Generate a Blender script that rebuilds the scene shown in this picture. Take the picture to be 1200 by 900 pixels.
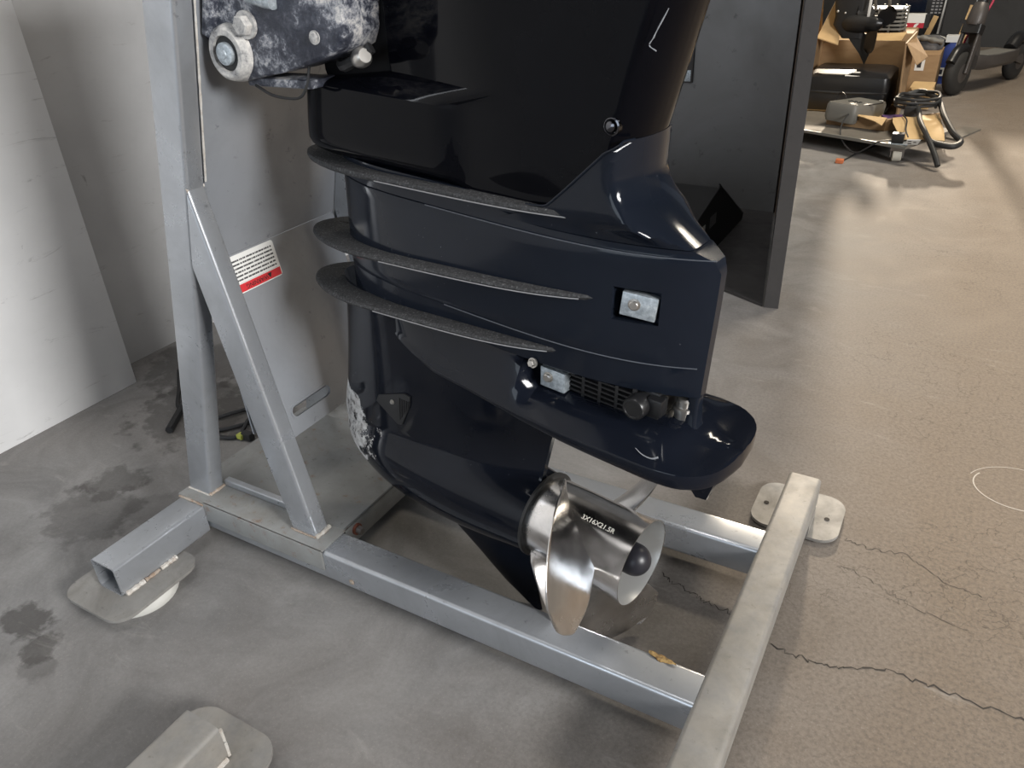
import bpy, bmesh, math, random
from mathutils import Vector, Matrix, noise as mnoise
random.seed(7)
for o in list(bpy.data.objects): bpy.data.objects.remove(o)
scn = bpy.context.scene
COL = scn.collection
sin, cos, pi, sqrt = math.sin, math.cos, math.pi, math.sqrt

# ------------------------------------------------------------------ camera
YAW, PIT, ROL = -.5395, -.5243, -.046
fw = Vector((sin(YAW)*cos(PIT), cos(YAW)*cos(PIT), sin(PIT)))
r0 = Vector((cos(YAW), -sin(YAW), 0)); u0v = r0.cross(fw)
CR = r0*cos(ROL)+u0v*sin(ROL); CU = -r0*sin(ROL)+u0v*cos(ROL)
cam = bpy.data.cameras.new('camera'); co = bpy.data.objects.new('camera', cam); COL.objects.link(co)
cam.sensor_width = 36; cam.lens = 901.64/1200*36; cam.clip_start = .02; cam.clip_end = 60
co.matrix_world = Matrix(((CR.x, CU.x, -fw.x, .5544), (CR.y, CU.y, -fw.y, -.577), (CR.z, CU.z, -fw.z, .8304), (0, 0, 0, 1)))
scn.camera = co

# ------------------------------------------------------------------ world, lamps, exposure
wd = bpy.data.worlds.new('world'); scn.world = wd; wd.use_nodes = True
bg = wd.node_tree.nodes['Background']; bg.inputs[0].default_value = (.62, .68, .78, 1); bg.inputs[1].default_value = .11
def area(name, loc, target, sx, sy, power, color):
    l = bpy.data.lights.new(name, 'AREA'); l.shape = 'RECTANGLE'; l.size = sx; l.size_y = sy; l.energy = power; l.color = color
    o = bpy.data.objects.new(name, l); COL.objects.link(o); o.location = loc
    o.rotation_euler = (Vector(target)-Vector(loc)).to_track_quat('-Z', 'Y').to_euler()
    return o
area('daylight_through_side_door', (4.3, -.9, 1.9), (-.1, .1, .15), 1.3, 1.0, 168, (1, .99, .975))
area('daylight_through_front_door', (-.2, -3.9, 1.25), (0, .2, .35), 2.4, 1.8, 34, (.80, .90, 1.0))
area('overhead_fill_near', (.1, -.1, 3.05), (-.2, .1, 0), 1.5, .4, 11, (1, .98, .96))  # added overhead fill, no lamp known there
sun = bpy.data.lights.new('low_sun_over_back_wall', 'SUN'); sun.energy = 3.6; sun.angle = math.radians(2.5); sun.color = (1, .85, .66)
so = bpy.data.objects.new('low_sun_over_back_wall', sun); COL.objects.link(so); so.location = (-.3, 7.5, 2.4)  # sun enters by an opening made up above the back wall
so.rotation_euler = Vector((.12, -.95, -.29)).to_track_quat('-Z', 'Y').to_euler()
area('overhead_fill_back', (1.0, 3.4, 3.05), (.7, 3.4, 0), .4, 1.6, 75, (1, .90, .74))  # added warm fill that brightens the back of the room
vs = scn.view_settings
vs.view_transform = 'Standard'; vs.look = 'None'; vs.gamma = 1; vs.use_curve_mapping = False; vs.exposure = 0.66

# ------------------------------------------------------------------ helpers
def tag(o, label=None, cat=None, group=None, kind=None):
    if label: o['label'] = label
    if cat: o['category'] = cat
    if group: o['group'] = group
    if kind: o['kind'] = kind
    return o
def empty(name, loc=(0, 0, 0), mat=None):
    o = bpy.data.objects.new(name, None); COL.objects.link(o); o.empty_display_size = .05
    if mat is not None: o.matrix_world = mat
    else: o.location = loc
    return o
def mesh(name, geo, mat, parent=None, angle=35, inv=None):
    v, f = geo
    me = bpy.data.meshes.new(name)
    if inv is not None: v = [inv @ Vector(p) for p in v]
    me.from_pydata([tuple(p) for p in v], [], f)
    bm = bmesh.new(); bm.from_mesh(me); bmesh.ops.recalc_face_normals(bm, faces=bm.faces); bm.to_mesh(me); bm.free()
    me.materials.append(mat)
    for p in me.polygons: p.use_smooth = angle > 0
    if angle > 0: me.set_sharp_from_angle(angle=math.radians(angle))
    o = bpy.data.objects.new(name, me); COL.objects.link(o)
    if parent: o.parent = parent
    return o
def join(*gs):
    V, F = [], []
    for v, f in gs:
        n = len(V); V += [tuple(p) for p in v]; F += [tuple(i+n for i in q) for q in f]
    return V, F
def xf(geo, m): return [m @ Vector(p) for p in geo[0]], geo[1]
def box(x0, y0, z0, x1, y1, z1, b=0.):
    bm = bmesh.new(); bmesh.ops.create_cube(bm, size=1)
    for v in bm.verts: v.co = Vector(((x0+x1)/2+v.co.x*(x1-x0), (y0+y1)/2+v.co.y*(y1-y0), (z0+z1)/2+v.co.z*(z1-z0)))
    if b: bmesh.ops.bevel(bm, geom=bm.edges[:], offset=b, segments=2, profile=.6, affect='EDGES')
    return dump(bm)
def dump(bm):
    bm.verts.index_update(); bm.verts.ensure_lookup_table()
    g = [v.co.copy() for v in bm.verts], [tuple(v.index for v in f.verts) for f in bm.faces]
    bm.free(); return g
def loft(rings, cap0=True, cap1=True, closed=True):
    n = len(rings[0]); V = [p for r in rings for p in r]; F = []
    for i in range(len(rings)-1):
        for j in range(n if closed else n-1):
            k = (j+1) % n
            F.append((i*n+j, i*n+k, (i+1)*n+k, (i+1)*n+j))
    if cap0: F.append(tuple(range(n-1, -1, -1)))
    if cap1: F.append(tuple((len(rings)-1)*n+j for j in range(n)))
    return V, F
def rrect(w, h, r, s=4):
    pts = []
    for cx, cy, a0 in ((w/2-r, h/2-r, 0), (-w/2+r, h/2-r, 90), (-w/2+r, -h/2+r, 180), (w/2-r, -h/2+r, 270)):
        for i in range(s+1):
            a = math.radians(a0+90*i/s); pts.append((cx+r*cos(a), cy+r*sin(a)))
    return pts
def plate(pts, z0, z1):      # flat polygon with thickness
    n = len(pts); return loft([[(x, y, z0) for x, y in pts], [(x, y, z1) for x, y in pts]])
def basis(d, up):
    d = Vector(d).normalized(); s = d.cross(Vector(up)).normalized(); return s, s.cross(d).normalized(), d
def beam(c0, c1, a, b, ea, r=.006, t=.003, pl0=None, pl1=None, hollow=True):
    """rectangular hollow section from c0 to c1 (axis points); a along ea, b along the third axis; ends cut by planes"""
    c0, c1 = Vector(c0), Vector(c1); d = (c1-c0).normalized(); ea = Vector(ea); ea = (ea-d*ea.dot(d)).normalized(); eb = d.cross(ea)
    def at(p, c, pl):
        q = c+ea*p[0]+eb*p[1]
        if pl: q = q+d*((Vector(pl[0])-q).dot(Vector(pl[1]))/d.dot(Vector(pl[1])))
        return q
    out = rrect(a, b, r); inn = rrect(a-2*t, b-2*t, max(r-t, .0008))
    A = [at(p, c0, pl0) for p in out]; B = [at(p, c1, pl1) for p in out]
    if not hollow: return loft([A, B])
    C = [at(p, c0, pl0) for p in inn]; D = [at(p, c1, pl1) for p in inn]
    return loft([A, B, D, C, A], False, False)
def cyl(p0, p1, r, r1=None, seg=24):
    p0, p1 = Vector(p0), Vector(p1); d = p1-p0; s, t, _ = basis(d, (0, 0, 1) if abs(d.normalized().z) < .9 else (1, 0, 0))
    r1 = r if r1 is None else r1
    ring = lambda c, R: [c+s*R*cos(2*pi*i/seg)+t*R*sin(2*pi*i/seg) for i in range(seg)]
    return loft([ring(p0, r), ring(p1, r1)])
def lathe(p0, d, prof, seg=32, cap0=True, cap1=True):
    p0 = Vector(p0); s, t, d = basis(d, (0, 0, 1) if abs(Vector(d).normalized().z) < .9 else (1, 0, 0))
    return loft([[p0+d*h+s*R*cos(2*pi*i/seg)+t*R*sin(2*pi*i/seg) for i in range(seg)] for h, R in prof], cap0, cap1)
def spline(pts, n=8):
    P = [Vector(p) for p in pts]; P = [P[0]*2-P[1]]+P+[P[-1]*2-P[-2]]; out = []
    for i in range(1, len(P)-2):
        for k in range(n):
            t = k/n; a, b, c, d = P[i-1], P[i], P[i+1], P[i+2]
            out.append(.5*((2*b)+(c-a)*t+(2*a-5*b+4*c-d)*t*t+(3*b-a-3*c+d)*t**3))
    out.append(P[-2]); return out
def tube(pts, r, seg=8, n=8):
    P = spline(pts, n); rings = []; up = Vector((0, 0, 1))
    for i, p in enumerate(P):
        d = (P[min(i+1, len(P)-1)]-P[max(i-1, 0)]).normalized()
        s = d.cross(up); s = s.normalized() if s.length > 1e-4 else Vector((1, 0, 0)); t = s.cross(d)
        R = r(i/(len(P)-1)) if callable(r) else r
        rings.append([p+s*R*cos(2*pi*k/seg)+t*R*sin(2*pi*k/seg) for k in range(seg)])
    return loft(rings)
def hexbolt(p, d, r, h):
    p = Vector(p); d = Vector(d).normalized()
    return join(cyl(p, p+d*h*.3, r*1.35, seg=20), lathe(p+d*h*.3, d, [(0, r), (h*.6, r), (h*.7, r*.86)], 6))
def sphere(c, r, seg=20, rings=10, sq=(1, 1, 1)):
    R = []
    for i in range(1, rings):
        a = pi*i/rings; R.append([(c[0]+r*sq[0]*sin(a)*cos(2*pi*k/seg), c[1]+r*sq[1]*sin(a)*sin(2*pi*k/seg), c[2]+r*sq[2]*cos(a)) for k in range(seg)])
    return loft(R)
def lerp_table(tab, x):
    if x <= tab[0][0]: return tab[0][1]
    for (a, va), (b, vb) in zip(tab, tab[1:]):
        if x <= b: return va+(vb-va)*(x-a)/(b-a)
    return tab[-1][1]
def smooth_table(tab, x):        # monotone-ish cubic through table points
    if x <= tab[0][0]: return tab[0][1]
    if x >= tab[-1][0]: return tab[-1][1]
    n = len(tab)
    sl = [(tab[i+1][1]-tab[i][1])/(tab[i+1][0]-tab[i][0]) for i in range(n-1)]
    m = [sl[0]]+[0 if sl[i-1]*sl[i] <= 0 else 2*sl[i-1]*sl[i]/(sl[i-1]+sl[i]) for i in range(1, n-1)]+[sl[-1]]
    for i in range(n-1):
        a, b = tab[i][0], tab[i+1][0]
        if x <= b:
            h = b-a; t = (x-a)/h
            return (tab[i][1]*(2*t**3-3*t*t+1)+h*m[i]*(t**3-2*t*t+t)+tab[i+1][1]*(-2*t**3+3*t*t)+h*m[i+1]*(t**3-t*t))
def cut(o, cutters):
    """pockets cut out of a mesh with exact booleans"""
    cs = []
    for g in cutters:
        c = mesh('cutter', g, o.data.materials[0], None, 0); c.matrix_world = Matrix(); c.parent = o.parent; cs.append(c)
        md = o.modifiers.new('b', 'BOOLEAN'); md.operation = 'DIFFERENCE'; md.object = c; md.solver = 'EXACT'
    dg = bpy.context.evaluated_depsgraph_get(); dg.update()
    me = bpy.data.meshes.new_from_object(o.evaluated_get(dg)); o.modifiers.clear(); old = o.data; o.data = me
    me.set_sharp_from_angle(angle=math.radians(30))
    for c in cs: bpy.data.objects.remove(c)
def text_geo(s, size, extrude=.0003):
    cu = bpy.data.curves.new('t', 'FONT'); cu.body = s; cu.size = size; cu.extrude = extrude; cu.align_x = 'CENTER'; cu.align_y = 'CENTER'; cu.resolution_u = 3
    o = bpy.data.objects.new('t', cu); COL.objects.link(o)
    dg = bpy.context.evaluated_depsgraph_get(); dg.update(); me = bpy.data.meshes.new_from_object(o.evaluated_get(dg))
    g = [v.co.copy() for v in me.vertices], [tuple(p.vertices) for p in me.polygons]
    bpy.data.objects.remove(o); return g

# ------------------------------------------------------------------ materials
def mat(name, color=(.5, .5, .5), rough=.5, metal=0., coat=0., spec=.5):
    m = bpy.data.materials.new(name); m.use_nodes = True; b = m.node_tree.nodes['Principled BSDF']
    b.inputs['Base Color'].default_value = (*color, 1); b.inputs['Roughness'].default_value = rough; b.inputs['Metallic'].default_value = metal
    b.inputs['Coat Weight'].default_value = coat; b.inputs['Coat Roughness'].default_value = .04; b.inputs['Specular IOR Level'].default_value = spec
    return m
class N:
    def __init__(s, m): s.m = m; s.t = m.node_tree; s.b = s.t.nodes['Principled BSDF']
    def new(s, ty, **kw):
        n = s.t.nodes.new(ty)
        for k, v in kw.items(): setattr(n, k, v)
        return n
    def link(s, a, b): s.t.links.new(a, b)
    def coord(s, which='Object'): return s.new('ShaderNodeTexCoord').outputs[which]
    def noise(s, scale, detail=5, rough=.55, vec=None, dist=0.):
        n = s.new('ShaderNodeTexNoise'); n.inputs['Scale'].default_value = scale; n.inputs['Detail'].default_value = detail; n.inputs['Roughness'].default_value = rough; n.inputs['Distortion'].default_value = dist
        s.link(vec if vec is not None else s.coord(), n.inputs['Vector']); return n.outputs['Fac']
    def ramp(s, fac, stops):
        n = s.new('ShaderNodeValToRGB'); e = n.color_ramp.elements
        while len(e) < len(stops): e.new(.5)
        for el, (p, c) in zip(e, stops):
            el.position = p; el.color = (*c, 1) if isinstance(c, tuple) else (c, c, c, 1)
        s.link(fac, n.inputs[0]); return n.outputs[0]
    def mix(s, fac, a, b, ty='MIX'):
        n = s.new('ShaderNodeMix', data_type='RGBA', blend_type=ty)
        for sock, v in ((n.inputs[0], fac), (n.inputs[6], a), (n.inputs[7], b)):
            if hasattr(v, 'is_output'): s.link(v, sock)
            elif isinstance(v, tuple): sock.default_value = (*v, 1)
            else: sock.default_value = v
        return n.outputs[2]
    def math(s, op, a, b=None, c=None):
        n = s.new('ShaderNodeMath', operation=op)
        for i, v in enumerate((a, b, c)):
            if v is None: continue
            if hasattr(v, 'is_output'): s.link(v, n.inputs[i])
            else: n.inputs[i].default_value = v
        return n.outputs[0]
    def sep(s, v):
        n = s.new('ShaderNodeSeparateXYZ'); s.link(v, n.inputs[0]); return n.outputs
    def mapv(s, v, scale=(1, 1, 1), rot=(0, 0, 0), loc=(0, 0, 0)):
        n = s.new('ShaderNodeMapping'); s.link(v, n.inputs[0]); n.inputs['Scale'].default_value = scale; n.inputs['Rotation'].default_value = rot; n.inputs['Location'].default_value = loc; return n.outputs[0]
    def bump(s, h, strength=.3, dist=.002):
        n = s.new('ShaderNodeBump'); n.inputs['Strength'].default_value = strength; n.inputs['Distance'].default_value = dist; s.link(h, n.inputs['Height']); s.link(n.outputs[0], s.b.inputs['Normal'])
    def color(s, c): s.link(c, s.b.inputs['Base Color'])
    def rough(s, c): s.link(c, s.b.inputs['Roughness'])

def concrete():
    m = mat('concrete floor', rough=.8, spec=.10); n = N(m); c = n.coord()
    big = n.noise(1.3, 4, .6, c); mid = n.noise(6, 8, .65, c, .8); fine = n.noise(170, 4, .7, c)
    col = n.ramp(mid, [(.28, (.160, .156, .153)), (.5, (.240, .235, .231)), (.75, (.325, .319, .313))])
    col = n.mix(n.ramp(big, [(.42, 0.), (.66, .28)]), col, (.24, .205, .175))
    warm = n.ramp(n.math('MULTIPLY_ADD', n.sep(c)[0], .9, n.math('MULTIPLY', big, .35)), [(.28, 0.), (.75, 1.)])
    col = n.mix(warm, col, n.mix(.6, n.mix(.35, col, (.06, .05, .04)), (.228, .172, .120)))
    col = n.mix(n.math('MULTIPLY', n.ramp(fine, [(.36, .5), (.58, 0.)]), n.math('MULTIPLY_ADD', warm, .75, .25)), col, (.085, .075, .068))
    col = n.mix(n.ramp(n.noise(300, 3, .7, c), [(.58, 0.), (.70, .22)]), col, (.48, .44, .39))
    # oily stains with ragged edges
    ed = n.noise(22, 5, .6, c)
    for sx, sy, sr, k in ((-.48, -.25, .040, .62), (-.41, -.27, .030, .55), (-.385, -.295, .028, .30), (-.66, .03, .055, .42), (-.62, -.05, .085, .36), (-.53, .0, .06, .25), (-.72, .28, .14, .45), (-.62, .33, .12, .45), (-.88, .42, .14, .4)):
        v = n.new('ShaderNodeVectorMath', operation='DISTANCE'); n.link(c, v.inputs[0]); v.inputs[1].default_value = (sx, sy, 0)
        d = n.math('ADD', v.outputs['Value'], n.math('MULTIPLY', n.math('SUBTRACT', ed, .5), sr*2.2))
        col = n.mix(n.ramp(n.math('DIVIDE', d, sr), [(.75, k), (1.0, 0.)]), col, (.045, .04, .037))
    # pale scuffs
    sc = n.noise(3.2, 9, .72, n.mapv(c, (1, 5, 1), (0, 0, .5)), 1.5)
    col = n.mix(n.ramp(sc, [(.60, 0.), (.72, .35)]), col, (.42, .40, .37))
    # hairline crazing on the right-hand bay
    vo = n.new('ShaderNodeTexVoronoi', feature='DISTANCE_TO_EDGE'); vo.inputs['Scale'].default_value = 19
    dv = n.new('ShaderNodeVectorMath', operation='ADD'); n.link(c, dv.inputs[0])
    nz = n.new('ShaderNodeTexNoise'); nz.inputs['Scale'].default_value = 9; nz.inputs['Detail'].default_value = 6; n.link(c, nz.inputs['Vector'])
    ms = n.new('ShaderNodeVectorMath', operation='SCALE'); n.link(nz.outputs['Color'], ms.inputs[0]); ms.inputs[3].default_value = .16
    n.link(ms.outputs[0], dv.inputs[1]); n.link(dv.outputs[0], vo.inputs['Vector'])
    crack = n.ramp(vo.outputs['Distance'], [(.005, .45), (.014, 0.)])
    patch = n.ramp(n.noise(2.6, 3, .5, n.mapv(c, (1, 1, 1), (0, 0, 0), (3, 1, 0))), [(.48, 0.), (.58, 1.)])
    reg = n.ramp(n.sep(c)[0], [(.38, 0.), (.46, 1.)])
    crack = n.math('MULTIPLY', n.math('MULTIPLY', crack, patch), reg)
    col = n.mix(crack, col, (.05, .042, .035))
    n.color(col); n.bump(fine, .06, .001)
    n.rough(n.ramp(mid, [(.3, .72), (.7, .9)]))
    return m
def dirty_paint(name, base, dark, rough=.42, rust=.0, scale=14, metal=.25, dust=0.):
    m = mat(name, base, rough, metal); n = N(m); c = n.coord()
    a = n.noise(scale, 7, .65, c, .5); b = n.noise(scale*7, 5, .7, c)
    col = n.mix(n.ramp(a, [(.40, .0), (.72, .65)]), base, dark)
    col = n.mix(n.ramp(b, [(.62, 0.), (.70, .5)]), col, tuple(x*.35 for x in dark))
    if dust: col = n.mix(n.math('MULTIPLY', n.ramp(n.noise(scale*2, 6, .7, c), [(.3, .25), (.6, 1.)]), dust), col, (.52, .46, .37))
    if rust: col = n.mix(n.ramp(n.noise(48, 7, .7, c), [(.60-rust*.1, 0.), (.74-rust*.1, .7)]), col, (.20, .085, .03))
    n.color(col); n.rough(n.ramp(a, [(.3, rough-.07), (.7, rough+.18)])); n.bump(b, .04, .001)
    return m
M = {}
M['floor'] = concrete()
M['silver'] = dirty_paint('silver grey tube paint', (.43, .45, .48), (.29, .295, .305), .27, 0, 9, .6)
M['silver_dusty'] = dirty_paint('dusty silver tube paint', (.22, .22, .22), (.11, .107, .10), .5, 0, 14, .15, .28)
M['panel'] = dirty_paint('silver sheet metal', (.36, .38, .415), (.27, .285, .305), .36, 0, 7, .4)
M['pad'] = dirty_paint('stained foot plate', (.25, .245, .235), (.085, .08, .075), .6, 0, 16, .05, .1)
M['sheet_base'] = dirty_paint('scuffed sheet metal base', (.27, .275, .27), (.15, .145, .14), .42, .05, 10, .35)
M['sleeve'] = dirty_paint('rusty dusty angle iron', (.32, .325, .32), (.20, .185, .16), .5, .30, 14, .25)
M['rust'] = dirty_paint('rusty weld', (.45, .40, .34), (.20, .10, .05), .7, 1.2, 30, .1)
M['weld'] = dirty_paint('chipped weld bead', (.62, .60, .56), (.32, .24, .17), .6, .35, 60, .1)
def chipped_white(lo=.8):
    m = mat('scuffed white board', (.62, .62, .60), .55); n = N(m); c = n.coord(); wl = lo
    a = n.noise(4, 6, .6, c); col = n.ramp(a, [(.3, (lo-.06,)*3), (.7, (lo+.04,)*3)])
    s = n.noise(5, 10, .75, n.mapv(c, (1, 1.2, 6), (.25, 0, 0)), 1.2)
    col = n.mix(n.ramp(s, [(.60, 0.), (.72, .6)]), col, (.20, .19, .18))
    k = n.noise(17, 8, .7, c, 1.); col = n.mix(n.ramp(k, [(.68, 0.), (.74, .6)]), col, (.13, .12, .11))
    n.color(col); return m
M['white'] = chipped_white()
M['white_wall'] = chipped_white(.56); M['white_wall'].name = 'scuffed off-white wall'

def gloss(name, base, rough, speck=.5, wear=False, hazy=.0):
    m = mat(name, base, rough, 0, .05, .19); n = N(m); c = n.coord()
    a = n.noise(5, 5, .6, c); col = n.mix(n.ramp(a, [(.35, 0.), (.75, .6)]), base, tuple(x*1.8+.002 for x in base))
    sp = n.noise(210, 2, .5, c); reg = n.noise(11, 4, .6, c)
    chips = n.math('MULTIPLY', n.ramp(sp, [(.735, 0.), (.77, 1.)]), n.ramp(reg, [(.55, 0.), (.66, speck)]))
    col = n.mix(chips, col, (.45, .47, .5))
    scr = n.noise(26, 3, .5, n.mapv(c, (1, 1, 7), (0, .5, 0)), .4)
    n.rough(n.mix(n.ramp(a, [(.4, 0.), (.8, 1.)]), (rough,)*3, (rough+.05+hazy,)*3))
    if wear:
        x_, y_, z_ = n.sep(c)      # chipped leading edge: distance behind the edge line of the casting
        edge = n.ramp(z_, [(.10, .12), (.126, .178), (.142, .130), (.164, .091), (.190, .067), (.214, .054), (.283, .069)])
        du = n.math('SUBTRACT', n.math('ADD', x_, .2), edge)
        k = n.math('SUBTRACT', 1., n.math('DIVIDE', du, n.ramp(z_, [(.12, .045), (.165, .075), (.185, .16), (.205, .19), (.235, .18), (.262, .14), (.280, .02)])))
        k = n.math('ADD', k, n.math('MULTIPLY', n.math('SUBTRACT', n.noise(45, 6, .75, c), .5), 1.5))
        k = n.math('MULTIPLY', k, n.math('LESS_THAN', z_, .285))
        msk = n.ramp(k, [(.52, 0.), (.60, 1.)])
        col = n.mix(msk, col, n.ramp(n.noise(80, 5, .7, c), [(.36, (.10, .09, .085)), (.46, (.48, .46, .44)), (.7, (.78, .77, .75))]))
        r = n.mix(msk, (rough,)*3, (.7,)*3); n.rough(r)
        ct = n.math('SUBTRACT', .06, n.math('MULTIPLY', msk, .06)); n.link(ct, n.b.inputs['Coat Weight'])
    n.color(col); return m
M['navy_gloss'] = gloss('worn blue-black gloss paint', (.0075, .0100, .0160), .10, .5, False, .04)
M['black_gloss'] = gloss('black gloss paint', (.0015, .0017, .003), .05, .6)
M['black_gloss'].node_tree.nodes['Principled BSDF'].inputs['Coat Weight'].default_value = 0
M['black_gloss'].node_tree.nodes['Principled BSDF'].inputs['Specular IOR Level'].default_value = .09
M['gear_gloss'] = gloss('blue-black gear case paint', (.005, .0065, .011), .09, .5, True)
M['black_plain'] = mat('satin black', (.012, .012, .013), .35)
M['flat_black'] = mat('flat black', (.004, .004, .005), .5, 0, 0, .15)
M['black_matte'] = mat('matt black plastic', (.016, .016, .017), .6)
def rough_fin():
    m = mat('coarse grip coating', (.04, .04, .042), .72); n = N(m); c = n.coord()
    a = n.noise(420, 2, .6, c); n.color(n.ramp(a, [(.35, (.018, .018, .019)), (.62, (.055, .055, .057)), (.75, (.20, .20, .20))])); n.bump(a, .6, .0012); return m
M['grip'] = rough_fin()
def chrome():
    m = mat('polished stainless steel', (.62, .60, .585), .12, 1.); n = N(m); c = n.coord()
    a = n.noise(9, 6, .6, c); n.rough(n.ramp(a, [(.35, .12), (.7, .34)])); n.color(n.ramp(n.noise(24, 6, .7, c), [(.3, (.58, .565, .55)), (.65, (.80, .78, .77))])); return m
M['steel'] = chrome()
M['steel_blade'] = chrome(); M['steel_blade'].name = 'scuffed stainless blade'
M['rim_metal'] = mat('rubbed rim with painted highlight', (.34, .34, .35), .4, .5)
M['dark_ring'] = mat('dull dark ring', (.03, .03, .03), .4, .3)
M['cap'] = mat('dark grey nut cap', (.018, .018, .024), .38)
M['hub_in'] = mat('satin steel inside hub', (.50, .50, .49), .38, .5)
def zinc():
    m = mat('zinc anode', (.45, .49, .52), .48, .55); n = N(m); a = n.noise(160, 4, .7); n.color(n.ramp(a, [(.3, (.26, .30, .33)), (.55, (.48, .53, .57)), (.75, (.75, .80, .83))])); n.bump(a, .25, .001); return m
M['zinc'] = zinc()
M['bolt'] = mat('stainless bolt', (.5, .48, .45), .3, .9)
M['dark_chrome'] = mat('dark chrome', (.10, .10, .11), .15, 1.)
M['rust_bolt'] = mat('tarnished bolt', (.24, .22, .21), .4, .8)
M['rust_washer'] = mat('rusty washer', (.16, .05, .03), .75)
def corroded():
    m = mat('salt-corroded aluminium', (.05, .06, .09), .55); n = N(m); c = n.coord()
    a = n.noise(85, 9, .78, c, .3); b = n.noise(16, 3, .5, c)
    k = n.math('ADD', a, n.math('MULTIPLY', n.math('SUBTRACT', b, .5), .7))
    n.color(n.ramp(k, [(.36, (.014, .017, .030)), (.49, (.055, .060, .080)), (.56, (.25, .26, .29)), (.67, (.62, .60, .58))]))
    n.rough(n.ramp(k, [(.45, .3), (.6, .8)])); n.bump(a, .5, .003); return m
M['corroded'] = corroded()
def chalky():
    m = mat('chalky white corrosion', (.6, .58, .55), .8); n = N(m); a = n.noise(60, 7, .75); n.color(n.ramp(a, [(.33, (.10, .10, .11)), (.47, (.42, .41, .40)), (.68, (.74, .71, .66))])); n.bump(a, .5, .003); return m
M['chalky'] = chalky()

# ================================================================== SETTING
def structure(name, geo, m, angle=0): return tag(mesh(name, geo, m, None, angle), kind='structure')
fl = structure('floor', box(-1.2, -4.2, -.12, 4.6, 6.55, 0), M['floor'])
structure('wall_left', box(-1.16, -4.2, 0, -1.042, 6.55, 3.1), M['white_wall'])
M['dark_wall'] = dirty_paint('dark painted wall', (.030, .030, .031), (.022, .022, .022), .6, 0, 4, 0)
structure('wall_back', box(-1.042, 6.48, 0, 4.6, 6.6, .95), M['dark_wall'])  # wall top kept low to let the sun in
structure('sun_cutoff_1', box(-1.042, 6.48, 1.97, 4.6, 6.6, 3.1), M['dark_wall'])  # unseen upper strip, added to cut the sun off near the stand
M['room'] = mat('grey workshop wall', (.20, .20, .20), .8)
structure('wall_right', box(4.5, -4.2, 0, 4.62, 6.48, 3.1), M['room'])
M['ceil'] = mat('dark ceiling', (.07, .07, .072), .9)
structure('ceiling', box(-1.2, -4.2, 3.1, 4.62, 6.6, 3.2), M['ceil'])
# long cracks and chalk marks in the floor screed
M['crack'] = mat('dark crack', (.035, .03, .026), .9)
def crack(pts, w, seed):
    rnd = random.Random(seed); P = []
    for (x0, y0), (x1, y1) in zip(pts, pts[1:]):
        for k in range(10):
            t = k/10; P.append((x0+(x1-x0)*t+rnd.uniform(-.0035, .0035), y0+(y1-y0)*t+rnd.uniform(-.0045, .0045)))
    P.append(pts[-1]); V, F = [], []
    for i, (x, y) in enumerate(P):
        a, b = P[max(i-1, 0)], P[min(i+1, len(P)-1)]; d = Vector((b[0]-a[0], b[1]-a[1])).normalized(); h = w*rnd.uniform(.3, 1.)*.5
        V += [(x-d.y*h, y+d.x*h, .0004), (x+d.y*h, y-d.x*h, .0004)]
        if i: F.append((2*i-2, 2*i-1, 2*i+1, 2*i))
    return mesh('crack', (V, F), M['crack'], fl, 0)
crack([(.476, .199), (.525, .197), (.561, .204), (.614, .228), (.673, .225), (.764, .223), (.9, .20)], .0032, 1)
crack([(.524, .46), (.56, .455), (.609, .465), (.66, .43), (.713, .42)], .0016, 2)
crack([(.30, .262), (.314, .252), (.345, .243), (.365, .236), (.403, .232), (.43, .23)], .0020, 3)
crack([(.53, .40), (.58, .38), (.62, .36), (.70, .345)], .0010, 4)
M['chalk'] = mat('white chalk', (.46, .42, .37), .9)
def arc(cx, cy, rx, ry, a0, a1, w):
    V, F = [], []
    for i in range(25):
        a = math.radians(a0+(a1-a0)*i/24)
        for s in (-1, 1): V.append((cx+(rx+s*w/2)*cos(a), cy+(ry+s*w/2)*sin(a), .0004))
        if i: F.append((2*i-2, 2*i-1, 2*i+1, 2*i))
    return mesh('chalk_mark', (V, F), M['chalk'], fl, 0)
arc(.755, .712, .065, .055, 150, 285, .0022)
arc(.765, .705, .085, .075, 60, 160, .0014)

# white boards on the left
wb = empty('room_divider', (-.995, -.6, 0)); tag(wb, 'scuffed white board standing on the floor in front of the wall, nearest the left edge', 'panel')
mesh('board', box(-.044, -2.2, .0, .044, .895, 2.0, .002), M['white'], wb, 30)

# ================================================================== ENGINE STAND
ST = empty('engine_stand', (0, 0, 0)); tag(ST, 'silver grey square-tube steel stand carrying the black outboard motor', 'stand')
ZT, ZB, W = .0783, .0274, .05
Y1, Y2 = .2838, .3338
XC, YE = .4237, .4893
cz = (ZT+ZB)/2; hh = ZT-ZB
def part(name, geo, m, parent=ST, angle=35): return mesh(name, geo, M[m], parent, angle)
part('long_rail', beam((-.42, .025, cz), (XC+.0015, .025, cz), W, hh, (0, 1, 0)), 'silver')
part('long_rail', beam((-.42, Y1+.025, cz), (XC+.0015, Y1+.025, cz), W, hh, (0, 1, 0)), 'silver')
part('cross_tube', beam((XC+.0245, -.62, cz), (XC+.0245, YE, cz), .049, hh, (1, 0, 0)), 'silver_dusty')
part('outrigger_tube', beam((-.3933, -.1646, .0504), (-.3933, -.0032, .0504), .053, .053, (1, 0, 0)), 'silver')
def foot(cx, cy, wx, wy, m, parent, dx=.012, dy=.0, zt=.0239, hole=False):
    p = part('foot_plate', plate([(cx+x, cy+y) for x, y in rrect(wx, wy, .030, 7)], zt-.005, zt), m, parent)
    return p
foot(-.3935, -.130, .137, .150, 'pad', ST)
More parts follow.
